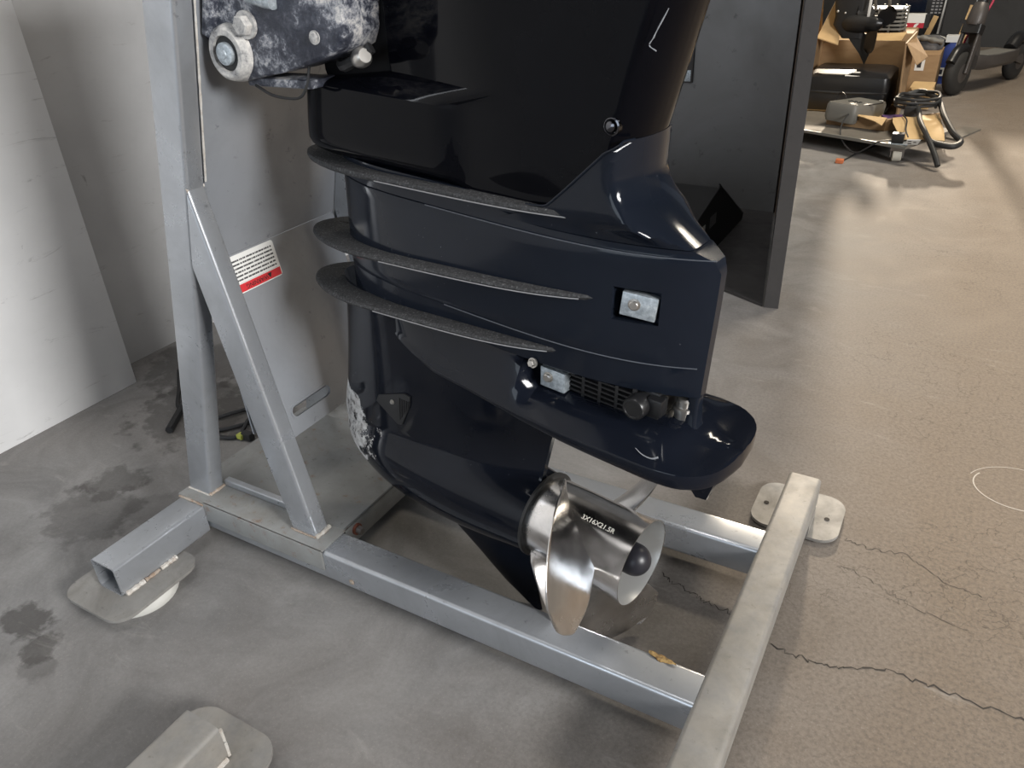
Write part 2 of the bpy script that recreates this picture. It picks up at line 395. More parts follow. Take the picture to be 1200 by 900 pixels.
M['rubber'] = mat('off-white foot pad', (.62, .61, .57), .7)
part('foot_pad', join(lathe((-.378, -.133, 0), (0, 0, 1), [(0, .052), (.003, .054), (.016, .054), (.0189, .052)], 40)), 'rubber')
foot(.447, .488, .135, .118, 'pad', ST, zt=.009)
part('foot_block', box(.425, .43, .009, .473, .487, ZB+.001), 'silver_dusty')
part('foot_hole', cyl((.397, .485, .0088), (.397, .485, .0098), .004), 'crack')
part('foot_hole', cyl((.492, .485, .0088), (.492, .485, .0098), .004), 'crack')
# welds on the outrigger foot
def weld(pts, r, m='weld', parent=ST, seed=0):
    rnd = random.Random(seed); return part('weld_bead', tube(pts, lambda t: r*(.7+.5*rnd.random()), 7, 6), m, parent)
weld([(-.3655, -.160, .0262), (-.365, -.145, .0265), (-.3655, -.130, .026)], .0042, seed=1)
weld([(-.3655, -.128, .026), (-.3652, -.112, .0258), (-.3655, -.103, .026)], .0030, 'rust', seed=2)
weld([(-.3655, -.100, .026), (-.3652, -.085, .0262), (-.3655, -.072, .026)], .0042, seed=3)
weld([(-.366, -.004, .078), (-.392, -.004, .079), (-.42, -.004, .078)], .0022, 'rust', seed=4)
# angle-iron sleeves over the rails
for ys, s in ((0, 1), (Y2, -1)):
    part('rail_sleeve', join(box(-.423, min(ys-.003*s, ys+.058*s), ZT, -.1215, max(ys-.003*s, ys+.058*s), ZT+.003, .0008),
         box(-.3672 if s > 0 else -.423, min(ys-.0035*s, ys), .046, -.1215, max(ys-.0035*s, ys), ZT+.003, .0008)), 'sleeve')
# posts lean towards the motor, braces lean back against them
ZS = ZT+.003; LEAN = .259
NP = Vector((1, 0, -LEAN)).normalized()
for yc, nm in ((.031, 'near'), (Y2-.031, 'far')):
    x0 = -.396; z1 = 1.0
    part('post', beam((x0, yc, ZS), (x0+LEAN*(z1-ZS), yc, z1), .0485, .028, (1, 0, 0), .005, .003, ((0, 0, ZS), (0, 0, 1)), ((0, 0, z1), (0, 0, 1))), 'silver')
    bx0 = -.1705; sl = -.187
    part('brace', beam((bx0, yc, ZS-.004), (bx0+sl*.55, yc, ZS+.55), .0475, .028, (1, 0, 0), .005, .003, ((0, 0, ZS), (0, 0, 1)), ((-.3715+.0, yc, ZS), NP)), 'silver')
    s = 1 if nm == 'near' else -1; yn = yc-.0145*s
    if nm == 'near':
        weld([(-.244, .018, .585), (-.2437, .031, .587), (-.244, .0445, .585)], .0032, seed=5)
        weld([(-.1475, .017, ZS+.001), (-.1455, .031, ZS+.002), (-.1475, .0455, ZS+.001)], .0036, seed=6)
        weld([(-.196, .0165, ZS+.001), (-.170, .016, ZS+.001), (-.148, .0165, ZS+.001)], .0018, 'rust', seed=7)
        weld([(-.371, .016, ZS+.001), (-.3695, .031, ZS+.002), (-.371, .046, ZS+.001)], .003, 'rust', seed=8)
        weld([(-.420, .0165, ZS), (-.3715, .0165, ZS)], .0016, 'weld', seed=9)
        # weld seam where panel meets post
        weld([(-.371+LEAN*(z-ZS)+.0005, .0455, z) for z in (.59, .64, .69, .74, .80, .88)], .0014, 'weld', seed=10)
# upper sheet on the posts
def sheet(p0, p1, y0, y1, th, hole=None):
    """sheet whose x-z section runs p0->p1"""
    d = (Vector((p1[0], 0, p1[1]))-Vector((p0[0], 0, p0[1]))); nn = Vector((d.z, 0, -d.x)).normalized()*th
    q = [Vector((p0[0], y0, p0[1])), Vector((p0[0], y1, p0[1])), Vector((p1[0], y1, p1[1])), Vector((p1[0], y0, p1[1]))]
    return loft([[a for a in q], [a-nn for a in q]])
xp = lambda z: -.3715+LEAN*(z-ZS)-.0015
xb = lambda z: -.1985-.179*(z-.075)
part('transom_sheet', sheet((xp(.479), .479), (xp(1.0), 1.0), .0455, .2885, .004), 'panel')
part('cover_back', sheet((-.275, .205), (-.290, .44), .053, .2870, .003), 'panel')
LP = part('lower_sheet', join(sheet((xb(.199), .199), (xb(.478), .478), .047, .2875, .004),
     loft([[Vector((xb(z), .0475, z)), Vector((xb(z), .0515, z)), Vector((-.271-.1*(z-.199), .0515, z)), Vector((-.271-.1*(z-.199), .0475, z))] for z in (.225, .44)])), 'panel')
# slot in the lower sheet
ax = Vector((-.179, 0, 1)).normalized(); SN = Vector((1, 0, .179)).normalized()
def on_sheet(y, z, off=0.): return Vector((xb(z), y, z))+SN*off
def slot(w, h, off0, off1, yc=.132, zc=.234):
    c = Vector((xb(zc), yc, zc)); P = []
    for a0 in (90, 270):
        for i in range(9):
            a = math.radians(a0-90+180*i/8); sx = (w/2-h/2)*(1 if a0 == 90 else -1)
            P.append((0, 0)) if False else None
    pts = []
    for i in range(9):
        a = -pi/2+pi*i/8; pts.append((w/2-h/2+h/2*cos(a), h/2*sin(a)))
    for i in range(9):
        a = pi/2+pi*i/8; pts.append((-w/2+h/2+h/2*cos(a), h/2*sin(a)))
    return loft([[c+Vector((0, 1, 0))*p+ax*q+SN*o for p, q in pts] for o in (off0, off1)])
cut(LP, [slot(.084, .019, -.02, .02)])
rimo = slot(.088, .023, -.0035, .0008); rim = part('slot_rim', rimo, 'panel', LP); cut(rim, [slot(.082, .0175, -.02, .02)])
# warning label, printed upside down on the sheet
def label_mat():
    m = mat('warning label print', (.85, .85, .83), .4); n = N(m); x, y, z = n.sep(n.coord())
    ln = n.math('FRACT', n.math('MULTIPLY', y, 190.)); inl = n.ramp(ln, [(.30, 0.), (.36, 1.), (.74, 1.), (.80, 0.)])
    wv = n.new('ShaderNodeCombineXYZ'); n.link(n.math('MULTIPLY', x, 480.), wv.inputs[0]); n.link(n.math('FLOOR', n.math('MULTIPLY', y, 190.)), wv.inputs[1])
    wn = n.new('ShaderNodeTexNoise'); wn.inputs['Scale'].default_value = 1.; wn.inputs['Detail'].default_value = 2; n.link(wv.outputs[0], wn.inputs['Vector'])
    words = n.ramp(wn.outputs['Fac'], [(.40, 0.), (.46, 1.)])
    rng = n.math('MULTIPLY', n.math('GREATER_THAN', x, -.038), n.math('LESS_THAN', x, .038)); rng = n.math('MULTIPLY', rng, n.math('MULTIPLY', n.math('GREATER_THAN', y, -.022), n.math('LESS_THAN', y, .0125)))
    k = n.math('MULTIPLY', n.math('MULTIPLY', inl, words), rng)
    n.color(n.mix(k, (.80, .80, .78), (.05, .05, .055))); return m
M['label'] = label_mat(); M['label_red'] = mat('label red', (.62, .035, .045), .4)
# local frame of the label: x to the left as seen (printed upside down), y down
lc = on_sheet(.113, .4505, .0004); Lm = Matrix.Translation(lc) @ Matrix((( 0, -ax.x, SN.x, 0), (-1, -ax.y, SN.y, 0), (0, -ax.z, SN.z, 0), (0, 0, 0, 1)))
lab = part('warning_label', plate(rrect(.086, .052, .004), 0, .0004), 'label', LP); lab.matrix_local = Lm
red = box(-.0415, .0135, .0004, .0415, .0245, .0007)
rb_ = mesh('red_band', join(red), M['label_red'], LP, 0); rb_.matrix_local = Lm
tg = text_geo('WARNING', .0085, .0001); tw = mesh('band_lettering', ([v+Vector((.004, .019, .0009)) for v in tg[0]], tg[1]), M['black_matte'], LP, 0); tw.matrix_local = Lm
tri = mesh('band_triangle', ([(-.024, .0155, .0009), (-.016, .0155, .0009), (-.020, .0225, .0009)], [(0, 1, 2)]), M['black_matte'], LP, 0); tri.matrix_local = Lm
# base sheet with a turned-down lip, bolt, and a square bar along the rail
BPL = part('base_sheet', join(box(-.424, .05, ZT+.0005, -.1215, Y1+.002, ZT+.0035, .0006), box(-.1245, .0505, .045, -.1215, Y1-.001, ZT+.0035, .0008)), 'sheet_base')
part('edge_bar', beam((-.368, .052, ZT+.009), (-.19, .052, ZT+.009), .011, .012, (0, 1, 0), .002, .0015, hollow=False), 'silver')
wsh = part('lip_washer', cyl((-.1215, .0735, .0665), (-.118, .0735, .0665), .0092), 'rust_washer', BPL)
part('lip_bolt', lathe((-.118, .0735, .0665), (1, 0, -.1), [(0, .0068), (.007, .0068), (.0085, .0055)], 6), 'rust_bolt', BPL)
part('rail_fleck', sphere((-.073, -.0008, .043), .0045, 10, 6, (1, .3, 1)), 'rust')

# ---- foot of a second stand near the camera
S2 = empty('engine_stand', (-.06, -.33, 0)); tag(S2, 'foot of another grey tube stand poking in at the bottom left edge', 'stand')
def p2(name, geo, m): return mesh(name, ([Vector(v)-Vector((-.06, -.33, 0)) for v in geo[0]], geo[1]), M[m], S2, 35)
p2('outrigger_tube', beam((-.0595, -.75, .0504), (-.0595, -.273, .0504), .055, .053, (1, 0, 0)), 'silver_dusty')
p2('foot_plate', plate([(-.055+x, -.305+y) for x, y in rrect(.140, .148, .034, 7)], .0189, .0239), 'silver_dusty')
p2('foot_pad', lathe((-.055, -.305, 0), (0, 0, 1), [(0, .052), (.0189, .052)], 36), 'rubber')
p2('weld_bead', tube([(-.0315, -.276, .0255), (-.031, -.290, .026), (-.0315, -.31, .0255), (-.0315, -.33, .0255)], .0038, 7), 'weld')
p2('weld_bead', tube([(-.0325, -.2715, .026), (-.033, -.271, .05), (-.0325, -.2715, .072)], .0022, 7), 'weld')

# ================================================================== OUTBOARD MOTOR
PSI, TH = math.radians(9), math.radians(2.5)
EU = Vector((cos(TH)*cos(PSI), -cos(TH)*sin(PSI), -sin(TH))); EY = Vector((sin(PSI), cos(PSI), 0)); EW = EU.cross(EY).normalized()
O0 = Vector((-.05, .150, 0))
EM = Matrix(((EU.x, EY.x, EW.x, O0.x), (EU.y, EY.y, EW.y, O0.y), (EU.z, EY.z, EW.z, O0.z), (0, 0, 0, 1)))
MO = empty('outboard_motor', mat=EM); tag(MO, 'large glossy black outboard motor with steel propeller hanging on the silver stand', 'outboard motor')
EI = EM.inverted()
def ep(name, geo, m, parent=None, angle=35): return mesh(name, geo, M[m], parent or MO, angle)
def ring(w, u0, u1, nf, K=44, wf=None):
    near = []; far = []
    for i in range(K+1):
        s = (1-cos(pi*i/K))/2; u = u0+(u1-u0)*s; n = nf(u, s); ww = w if wf is None else w+wf(u)
        near.append((u, -n, ww)); far.append((u, n, ww))
    return near+far[::-1][:-1]
def aero(h, te, tm=.35, p=2., q=2.):
    def f(u, t):
        if t < tm: return h*max(0, 1-((tm-t)/tm)**p)**(1/p)
        return te+(h-te)*(1-((t-tm)/(1-tm))**q)
    return f
# --- gear case: strut + torpedo + skeg as one skin
GU0 = [(.010, .214), (.024, .171), (.062, .107), (.095, .051), (.108, .030), (.118, .005), (.126, -.022), (.142, -.070), (.164, -.109), (.190, -.133), (.214, -.146), (.283, -.131), (.386, -.114), (.450, -.108)]
GU1 = [(.010, .226), (.112, .204), (.124, .222), (.130, .2245), (.250, .2245), (.258, .226), (.27, .228), (.328, .240), (.40, .246), (.45, .24)]
WC, RB = .190, .0605
def gear_n(u, t, w):
    u0 = smooth_table(GU0, w)
    st = aero(.046, .004, .36, 2.0, 2.0)(u, t)
    k = max(0, min(1, (w-.10)/.06)); k = k*k*(3-2*k); st = st*(.10+.90*k) if w < .16 else st
    rn = -.14; Ln = .27
    rr = RB*sqrt(max(0, 1-max(0, (rn+Ln-u)/Ln)**2)) if u > rn else 0
    if u > .12: rr *= 1-.10*((u-.12)/.105)**2
    b = sqrt(max(0, rr*rr-(w-WC)**2))
    n = (st**2.6+b**2.6)**(1/2.6)
    return n*min(1, (t/.012)**.5)
ws = [.010, .016, .03, .045, .06, .075, .088, .098, .106, .112]+[.118+.006*i for i in range(26)]+[.274+.011*i for i in range(17)]
gc = ep('gear_case', loft([ring(w, smooth_table(GU0, w), lerp_table(GU1, w), lambda u, t, w=w: gear_n(u, t, w), 60) for w in ws]), 'gear_gloss', None, 40)
# water inlet cover
inl = [(-.028, .288), (-.022, .300), (.030, .322), (.040, .320), (.038, .306), (.020, .268), (.012, .266)]
def gsurf(u, w):
    a, b = smooth_table(GU0, w), lerp_table(GU1, w); return gear_n(u, (u-a)/(b-a), w)
iv = ep('water_inlet', loft([[(u, -gsurf(u, w)-o, w) for u, w in inl] for o in (-.004, .0022)]+[[(.012+(u-.012)*.82, -gsurf(u, w)-.0026, .294+(w-.294)*.82) for u, w in inl]]), 'black_matte')
for i in range(5):
    u = .018+i*.0042; w0, w1 = .276+i*.006, .312
    ep('inlet_rib', tube([(u, -gsurf(u, w0)-.0026, w0), (u+.003, -gsurf(u, w1)-.0026, w1)], .0009, 6, 2), 'black_plain', iv)
sc_ = ep('inlet_screw', hexbolt((.006, -gsurf(.006, .300)-.002, .300), (0, -1, 0), .0026, .003), 'bolt', iv)

# --- anti-ventilation plate with flared skirt
NE = [(.015, .043), (.03, .049), (.06, .055), (.10, .060), (.15, .064), (.20, .070), (.26, .077), (.33, .081), (.40, .081), (.43, .077), (.448, .067), (.458, .055), (.464, .040), (.467, .020), (.468, .004)]
rings = []
us = [.022, .026, .032, .045, .06, .08, .10, .125, .15, .175, .20, .22, .228, .236, .244, .26, .28, .30, .33, .36, .39, .405, .415, .422, .43, .438, .446, .452, .458, .462, .465, .467, .468]
for u in us:
    e = smooth_table(NE, u); wb_ = .3885-.0045*min(1, u/.1)+max(0, .1-u)*.22
    ni = lerp_table([(.02, .047), (.20, .049), (.226, .049), (.240, .037), (.39, .035), (.415, .030), (.428, .016), (.468, .001)], u)
    wi = lerp_table([(.02, .449), (.226, .449), (.240, .414), (.38, .418), (.405, .417), (.424, .408), (.435, .4035), (.468, .4025)], u)
    wt = wb_+lerp_table([(.02, .007), (.2, .008), (.33, .013), (.43, .0165), (.468, .0165)], u)
    ni = min(ni, e*.6 if u > .43 else e-.0015)
    half = [(max(e-.006, .0005), wb_-.0012), (max(e-.0015, .0008), wb_), (e, wb_+.003), (e, wt-.003), (max(e-.0012, .0008), wt)]
    for k in range(1, 7):
        t = k/7; x0_ = max(e-.0012, .0008); half.append((x0_+(ni-x0_)*t, wt+(wi-wt)*(1-(1-t)**1.45)))
    half += [(ni, wi), (ni*.9, wi+.0004)]
    rings.append([(u, -a, b) for a, b in half]+[(u, a, b) for a, b in half[::-1]])
AV = ep('anti_ventilation_plate', loft(rings), 'gear_gloss', None, 28)
# trim tab under the plate
tabp = [(.392, .388), (.440, .388), (.446, .352), (.440, .328), (.428, .326), (.408, .348)]
tt = ep('trim_tab', loft([[(u, y, w) for u, w in tabp] for y in (-.006, .006)]), 'gear_gloss', None, 30)
# --- recess behind the skirt
RC = ep('outlet_housing', box(.232, -.027, .404, .384, .027, .4485, .002), 'black_plain')
for i in range(4):
    u0 = .2785+i*.0205; u1 = u0+.0165
    for k in range(6):
        w = .4135+k*.0058-.0005*i
        if w > .4445: continue
        ep('louvre', loft([[(u0, -.0265, w), (u1, -.0265, w), (u1, -.0265, w+.0032), (u0, -.0265, w+.0032)], [(u0, -.0335, w-.0006), (u1, -.0335, w-.0006), (u1, -.0335, w+.0016), (u0, -.0335, w+.0016)]]), 'black_plain', RC, 0)
    ep('louvre_post', box(u1, -.0335, .409, u0+.0205, -.026, .4485, .0006), 'black_plain', RC)
ep('louvre_post', box(.2735, -.0335, .409, .2785, -.026, .4485, .0006), 'black_plain', RC)
an2 = ep('anode_plate', box(.2475, -.043, .4165, .2795, -.030, .4405, .0012), 'zinc')
ep('anode_bolt', join(lathe((.2585, -.043, .4305), (0, -1, 0), [(0, .0062), (.0008, .0062), (.001, .0046), (.004, .0046), (.0046, .0038)], 20)), 'bolt', an2)
ep('plate_bolt', hexbolt((.2445, -.052, .4475), (0, -1, .2), .0042, .006), 'bolt')
plug = ep('flush_plug', join(lathe((.366, -.022, .4345), (0, -1, 0), [(0, .0115), (.012, .0115), (.0125, .0128), (.024, .0128), (.026, .0115), (.0262, .0095), (.0255, .009)], 32)), 'black_plain')
ep('plug_lug', box(.374, -.036, .426, .391, -.02, .446, .003), 'black_plain', plug)
ep('outlet_fitting', join(cyl((.400, -.004, .4), (.400, -.004, .426), .0085), lathe((.400, -.004, .426), (0, 0, 1), [(0, .0105), (.004, .0105), (.005, .008), (.012, .008), (.014, .006)], 24)), 'bolt')

# --- lower housing (mid section)
HU1 = [(.40, .416), (.435, .417), (.471, .418), (.582, .4205), (.588, .419), (.600, .398), (.616, .372), (.633, .351), (.645, .343), (.658, .339), (.687, .340), (.70, .342)]
HTE = [(.44, .006), (.582, .006), (.592, .010), (.604, .022), (.620, .032), (.640, .036), (.70, .037)]
HV = [(.602, .200), (.612, .235), (.627, .262), (.640, .276), (.682, .319), (.689, .331), (.693, .336)]
HU0 = [(.44, -.082), (.50, -.080), (.60, -.076)]
def house(w, h, full=False):
    u1 = smooth_table(HU1, w); te = lerp_table(HTE, w); a = lerp_table(HU0, w)
    f = aero(h, te, .32, 2.3, 4.6)
    if w > .601 and full:
        u1 = min(u1, .33); f = aero(h-.001, .01, .32, 2.3, 4.6)
    if w <= .601 or full: return ring(w, a, u1, f, 48)
    v = lerp_table(HV, w); k = min(1, (w-.601)/.022); k = k*k*(3-2*k)
    def g(u, t):
        n = f(u, (u-a)/(u1-a)); m = min(h, te+(u1-u)*1.5)
        rr_ = max(0, min(1, (u1-u)/(.004+.018*k))); return (n*(1-k)+m*k)*min(1, (t/.002)**.5)*((1-(1-rr_)**2.6)**(1/2.6))
    return ring(w, v, u1, g, 48)
hw = [(.4470, .0500), (.4485, .0515), (.464, .0522), (.4795, .0528), (.4805, .0548), (.4820, .0556)]+[(.4820+.0109*i, .0560+.0004*sin(i/10*pi)) for i in range(1, 10)]+[(.5915, .0562), (.5930, .0556), (.5937, .0538), (.597, .0534), (.600, .0532), (.606, .0530), (.613, .0528), (.6195, .0526)]
LH = ep('lower_housing', loft([house(w, h, True) for w, h in hw]), 'navy_gloss', None, 28)
vw = [.601, .606, .612, .618, .624, .630, .637, .645, .655, .665, .675, .684, .690, .6925]
sh = ep('housing_shoulder', loft([house(max(w, .6011), .0535-.001*min(1, (w-.6)/.05)) for w in vw]), 'navy_gloss', None, 28)
M['seam_glint'] = mat('painted seam highlight', (.11, .12, .14), .3, .2)  # pale grey stands in for the highlight along the housing seams
def seam_line(w, off, u0_, u1_):
    r_ = {hw_[0]: hw_[1] for hw_ in hw}; h = min(hw, key=lambda q: abs(q[0]-w))[1]; u1 = smooth_table(HU1, w); te = lerp_table(HTE, w); a = lerp_table(HU0, w); f = aero(h, te, .32, 2.3, 4.6)
    return [(u_, -f(u_, (u_-a)/(u1-a))-off, w) for u_ in [u0_+(u1_-u0_)*i/16 for i in range(17)]]
ep('seam_highlight', tube(seam_line(.5928, .0001, .10, .416), .0006, 6, 2), 'seam_glint', LH)
ep('seam_highlight', tube(seam_line(.4808, .0006, .12, .412), .0006, 6, 2), 'seam_glint', LH)
vp = []
for w in (.623, .627, .633, .640, .650, .660, .670, .678, .682, .686, .6895, .6920):
    u_ = lerp_table(HV, w); vp.append((u_+.0005, -.0538, w))
vp = [(.235, -.0540, .6205)]+vp+[(.3345, -.047, .6932), (.3385, -.036, .6936)]
ep('seam_lip', tube(vp, .0013, 8, 4), 'navy_gloss', sh)
cut(LH, [box(.3315, -.075, .5235, .3755, -.0240, .5580)])
an1 = ep('anode_plate', box(-.0175, -.005, -.0122, .0175, .005, .0122, .0012), 'zinc')
an1.matrix_local = Matrix.Translation((.3550, -.0315, .5405)) @ Matrix.Rotation(math.radians(16), 4, 'Z') @ Matrix.Rotation(math.radians(5), 4, 'Y')
ep('anode_bolt', lathe((-.0045, -.005, .0015), (0, -1, 0), [(0, .0062), (.0008, .0062), (.001, .0046), (.0035, .0046), (.0042, .0038)], 20), 'bolt', an1)
# trailing pillar down to the plate
ep('trailing_pillar', loft([[(.4175+x*sx+dx, y*sy, w) for x, y in rrect(.02, .02, .005)] for w, sx, sy, dx in ((.398, 1.25, 1.5, -.004), (.405, 1.0, 1.25, -.006), (.414, .78, 1.0, -.0075), (.432, .65, .8, -.0075), (.45, .6, .62, -.0075))]), 'navy_gloss')

# --- grip-coated splash fins
def fin(tip, end, wt, slope, nmax, th):
    rings = []; K = 40
    N_ = 44
    outl = []
    for i in range(N_+1):
        s = (1-cos(pi*i/N_))/2; u = tip+(end-tip)*s
        t = s
        n = nmax*(1-max(0, (.34-t)/.34)**1.75)**(1/1.9) if t < .34 else nmax-(nmax-.0455)*((t-.34)/.66)**5
        outl.append((u, max(n, .0001)))
    def lay(inset, dz):
        P = []
        for u, n in outl:
            m = max(n-inset, .00005); uu = u+(inset*(1-min(1, n/.03)) if u < tip+.1 else 0)
            P.append((uu, -m, wt+slope*(u-tip)+dz))
        Q = [(u, -y, w) for u, y, w in P[::-1]][:-1]
        return P+Q[:len(Q)]
    return loft([lay(.008, -th), lay(.0015, -th*.75), lay(0, -th*.42), lay(.0012, -th*.12), lay(.005, 0), lay(.02, .0016), lay(.045, .0028)])
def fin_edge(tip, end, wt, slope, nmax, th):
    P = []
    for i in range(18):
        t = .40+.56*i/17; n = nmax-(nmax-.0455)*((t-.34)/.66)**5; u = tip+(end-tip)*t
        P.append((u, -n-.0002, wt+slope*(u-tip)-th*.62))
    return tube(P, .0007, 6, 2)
for args in ((-.148, .302, .6085, .033, .0640, .0105), (-.156, .318, .5050, .085, .0710, .0085), (-.164, .280, .4365, .085, .0710, .0085)):
    fo = ep('splash_fin', fin(*args), 'grip', None, 50); ep('worn_glint_rim', fin_edge(*args), 'rim_metal', fo)  # rim tube carries both worn coating and a painted edge highlight
# --- upper housing (leg) with the boxy chin at the front
UU1 = [(.6, .325), (.687, .339), (.80, .367), (1.0, .415)]
def leg(w, chin):
    b = lerp_table(UU1, w)
    if chin: a = smooth_table([(.620, -.090), (.626, -.099), (.636, -.104), (.680, -.098), (.695, -.095), (.7005, -.089)], w)
    else: a = lerp_table([(.70, .028), (.78, .024), (1.0, .01)], w)
    hb = .0585*(1-.22*max(0, (.636-w)/.016)**2)-(.0018 if w > .6995 else 0)
    def f(u, t):
        d = u-a
        if chin:
            n = hb*max(0, 1-(max(0, .055-d)/.055)**3.2)**(1/3.2)
            if u > .120:
                q = min(1, (u-.120)/.04); n = n+(.0500-n)*q*q*(3-2*q)
        else:
            q = min(1, d/.17); n = (.027+(.0500-.027)*q*q*(3-2*q))*(1-(1-min(1, d/.007))**2.5)**(1/2.5)
        n += .0035*math.exp(-((u-.215)/.05)**2)*max(0, min(1, (w-.63)/.02))*max(0, min(1, (.78-w)/.06))
        rr_ = max(0, min(1, (b-u)/.022)); return min(n, .037+(b-u)*.75)*(1-(1-rr_)**2.6)**(1/2.6)
    return ring(w, a, b, f, 84)
uw = [(w, 1) for w in (.620, .622, .626, .630, .636, .645, .66, .675, .688, .695, .6985, .7005)]+[(w, 0) for w in (.7165, .720, .725, .732, .74, .75, .765, .78, .80, .85, .9, .95, 1.0)]
UP = ep('upper_housing', loft([leg(w, c_) for w, c_ in uw]), 'black_gloss', None, 32)
ep('housing_bolt', lathe((.3225, -.0485, .7045), (-.0, -1, 0), [(-.004, .0080), (.0012, .0080), (.0018, .0066), (.0004, .0060), (.0002, .0052), (.0030, .0044), (.0042, .0022)], 28), 'dark_chrome')

# --- corroded clamp bracket (does not steer, stays square to the stand)
bp_ = [(-.222, .86), (-.206, .765), (-.196, .735), (-.178, .714), (-.150, .706), (-.095, .716), (-.032, .731), (-.010, .742), (-.002, .757), (.002, .786), (.002, .86)]
def bracket():
    bm = bmesh.new(); A = [bm.verts.new((x, .060, z)) for x, z in bp_]; B = [bm.verts.new((x, .125, z)) for x, z in bp_]
    n = len(A); bm.faces.new(A[::-1]); bm.faces.new(B)
    for i in range(n): bm.faces.new((A[i], A[(i+1) % n], B[(i+1) % n], B[i]))
    bmesh.ops.bevel(bm, geom=[e for e in bm.edges if abs(e.verts[0].co.y-e.verts[1].co.y) < 1e-6], offset=.006, segments=3, profile=.5, affect='EDGES')
    return dump(bm)
M['scratch'] = mat('pale scratch', (.30, .31, .33), .6)
ep('scratch', tube([(.3655, -.0475, .797), (.357, -.0475, .781), (.3545, -.0477, .7755), (.3515, -.0477, .7700), (.358, -.0477, .7665)], lambda t: .0003+.0003*abs(sin(t*11)), 5, 4), 'scratch', UP)
ep('scratch', tube([(.3850, -.0702, .4085), (.394, -.0712, .4050), (.404, -.0715, .4052), (.410, -.0700, .4085)], lambda t: .0003+.0008*t, 5, 4), 'scratch', AV)
BR = mesh('clamp_bracket', bracket(), M['corroded'], MO, 40, EI)
def bp3(name, geo, m): return mesh(name, geo, M[m], BR, 40, EI)
bp3('tilt_tube_collar', lathe((-.162, .066, .735), (0, -1, 0), [(0, .031), (.008, .0295), (.014, .0275), (.017, .024), (.017, .0185), (.012, .0175)], 36), 'chalky')
bp3('tilt_tube_seal', lathe((-.162, .056, .735), (0, -1, 0), [(0, .0178), (.004, .0175), (.0045, .0125)], 32), 'black_matte')
bp3('tilt_tube_nut', lathe((-.162, .053, .735), (0, -1, 0), [(0, .012), (.006, .0115), (.007, .008), (.0068, .005), (.0085, .0045)], 28), 'zinc')
bp3('bracket_bolt', hexbolt((-.132, .060, .763), (0, -1, 0), .0105, .012), 'chalky')
bp3('bracket_bolt', hexbolt((-.040, .060, .752), (0, -1, 0), .005, .004), 'chalky')
bp3('bracket_rib', beam((-.19, .058, .752), (-.16, .058, .83), .016, .012, (1, 0, 0), .003, .002, hollow=False), 'corroded')
bp3('bracket_lug', tube([(-.125, .062, .79), (-.10, .058, .786), (-.085, .056, .784)], .007, 10), 'zinc')
bp3('lower_flange', box(-.165, .075, .698, -.070, .118, .7075, .003), 'corroded')
bp3('earth_wire', tube([(-.15, .072, .70), (-.12, .068, .691), (-.085, .068, .690), (-.072, .07, .702), (-.068, .075, .722)], .0016, 6), 'black_matte')
sw = mesh('swivel_bracket', join(box(-.09, .118, .702, .02, .245, .99, .010)), M['flat_black'], MO, 40, EI)
mesh('hose_clip', join(lathe((-.012, .088, .728), (1, -.4, .35), [(0, .008), (.006, .010), (.014, .010), (.018, .007)], 20)), M['bolt'], sw, 40, EI)
mesh('hose', tube([(-.045, .10, .722), (-.03, .088, .722), (-.012, .086, .729), (.005, .092, .74)], .006, 8), M['black_matte'], sw, 40, EI)

# --- propeller
AX = .1905; U0, U1 = .2255, .372
RH = .0525
hub = ep('propeller_hub', lathe((0, 0, AX), (1, 0, 0), [(U0+.004, .0515), (U0+.006, .0525), (U0+.05, .0528), (U1-.03, .0532), (U1-.008, .0545), (U1, .0562), (U1, .0549)], 72, True, False), 'steel', None, 35)
ep('front_ring', lathe((0, 0, AX), (1, 0, 0), [(U0-.001, .054), (U0+.001, .0575), (U0+.005, .0578), (U0+.0065, .054)], 64), 'dark_ring', hub)
ep('inner_sleeve', lathe((0, 0, AX), (1, 0, 0), [(U1-.0003, .0549), (U1-.01, .0527), (U1-.05, .0505), (U1-.074, .0499), (U1-.0735, .030), (U1-.04, .0275), (U1-.039, .0)], 64, False, False), 'hub_in', hub)
ep('nut_cap', lathe((0, 0, AX), (1, 0, 0), [(U1-.045, .0200), (U1-.010, .0200)]+[(U1-.010+.0200*sin(a*pi/16), .0200*cos(a*pi/16)) for a in range(1, 8)], 36), 'cap', hub)
PITCH = .393
BLE = [(.048, 98), (.054, 98), (.08, 84), (.105, 70.5), (.132, 59), (.150, 49), (.160, 38.5), (.1655, 30), (.1685, 22)]
BTE = [(.048, 12), (.054, 10), (.08, 2.5), (.105, -1.5), (.132, -2), (.150, 2), (.160, 5.5), (.1655, 8.5), (.1685, 13)]
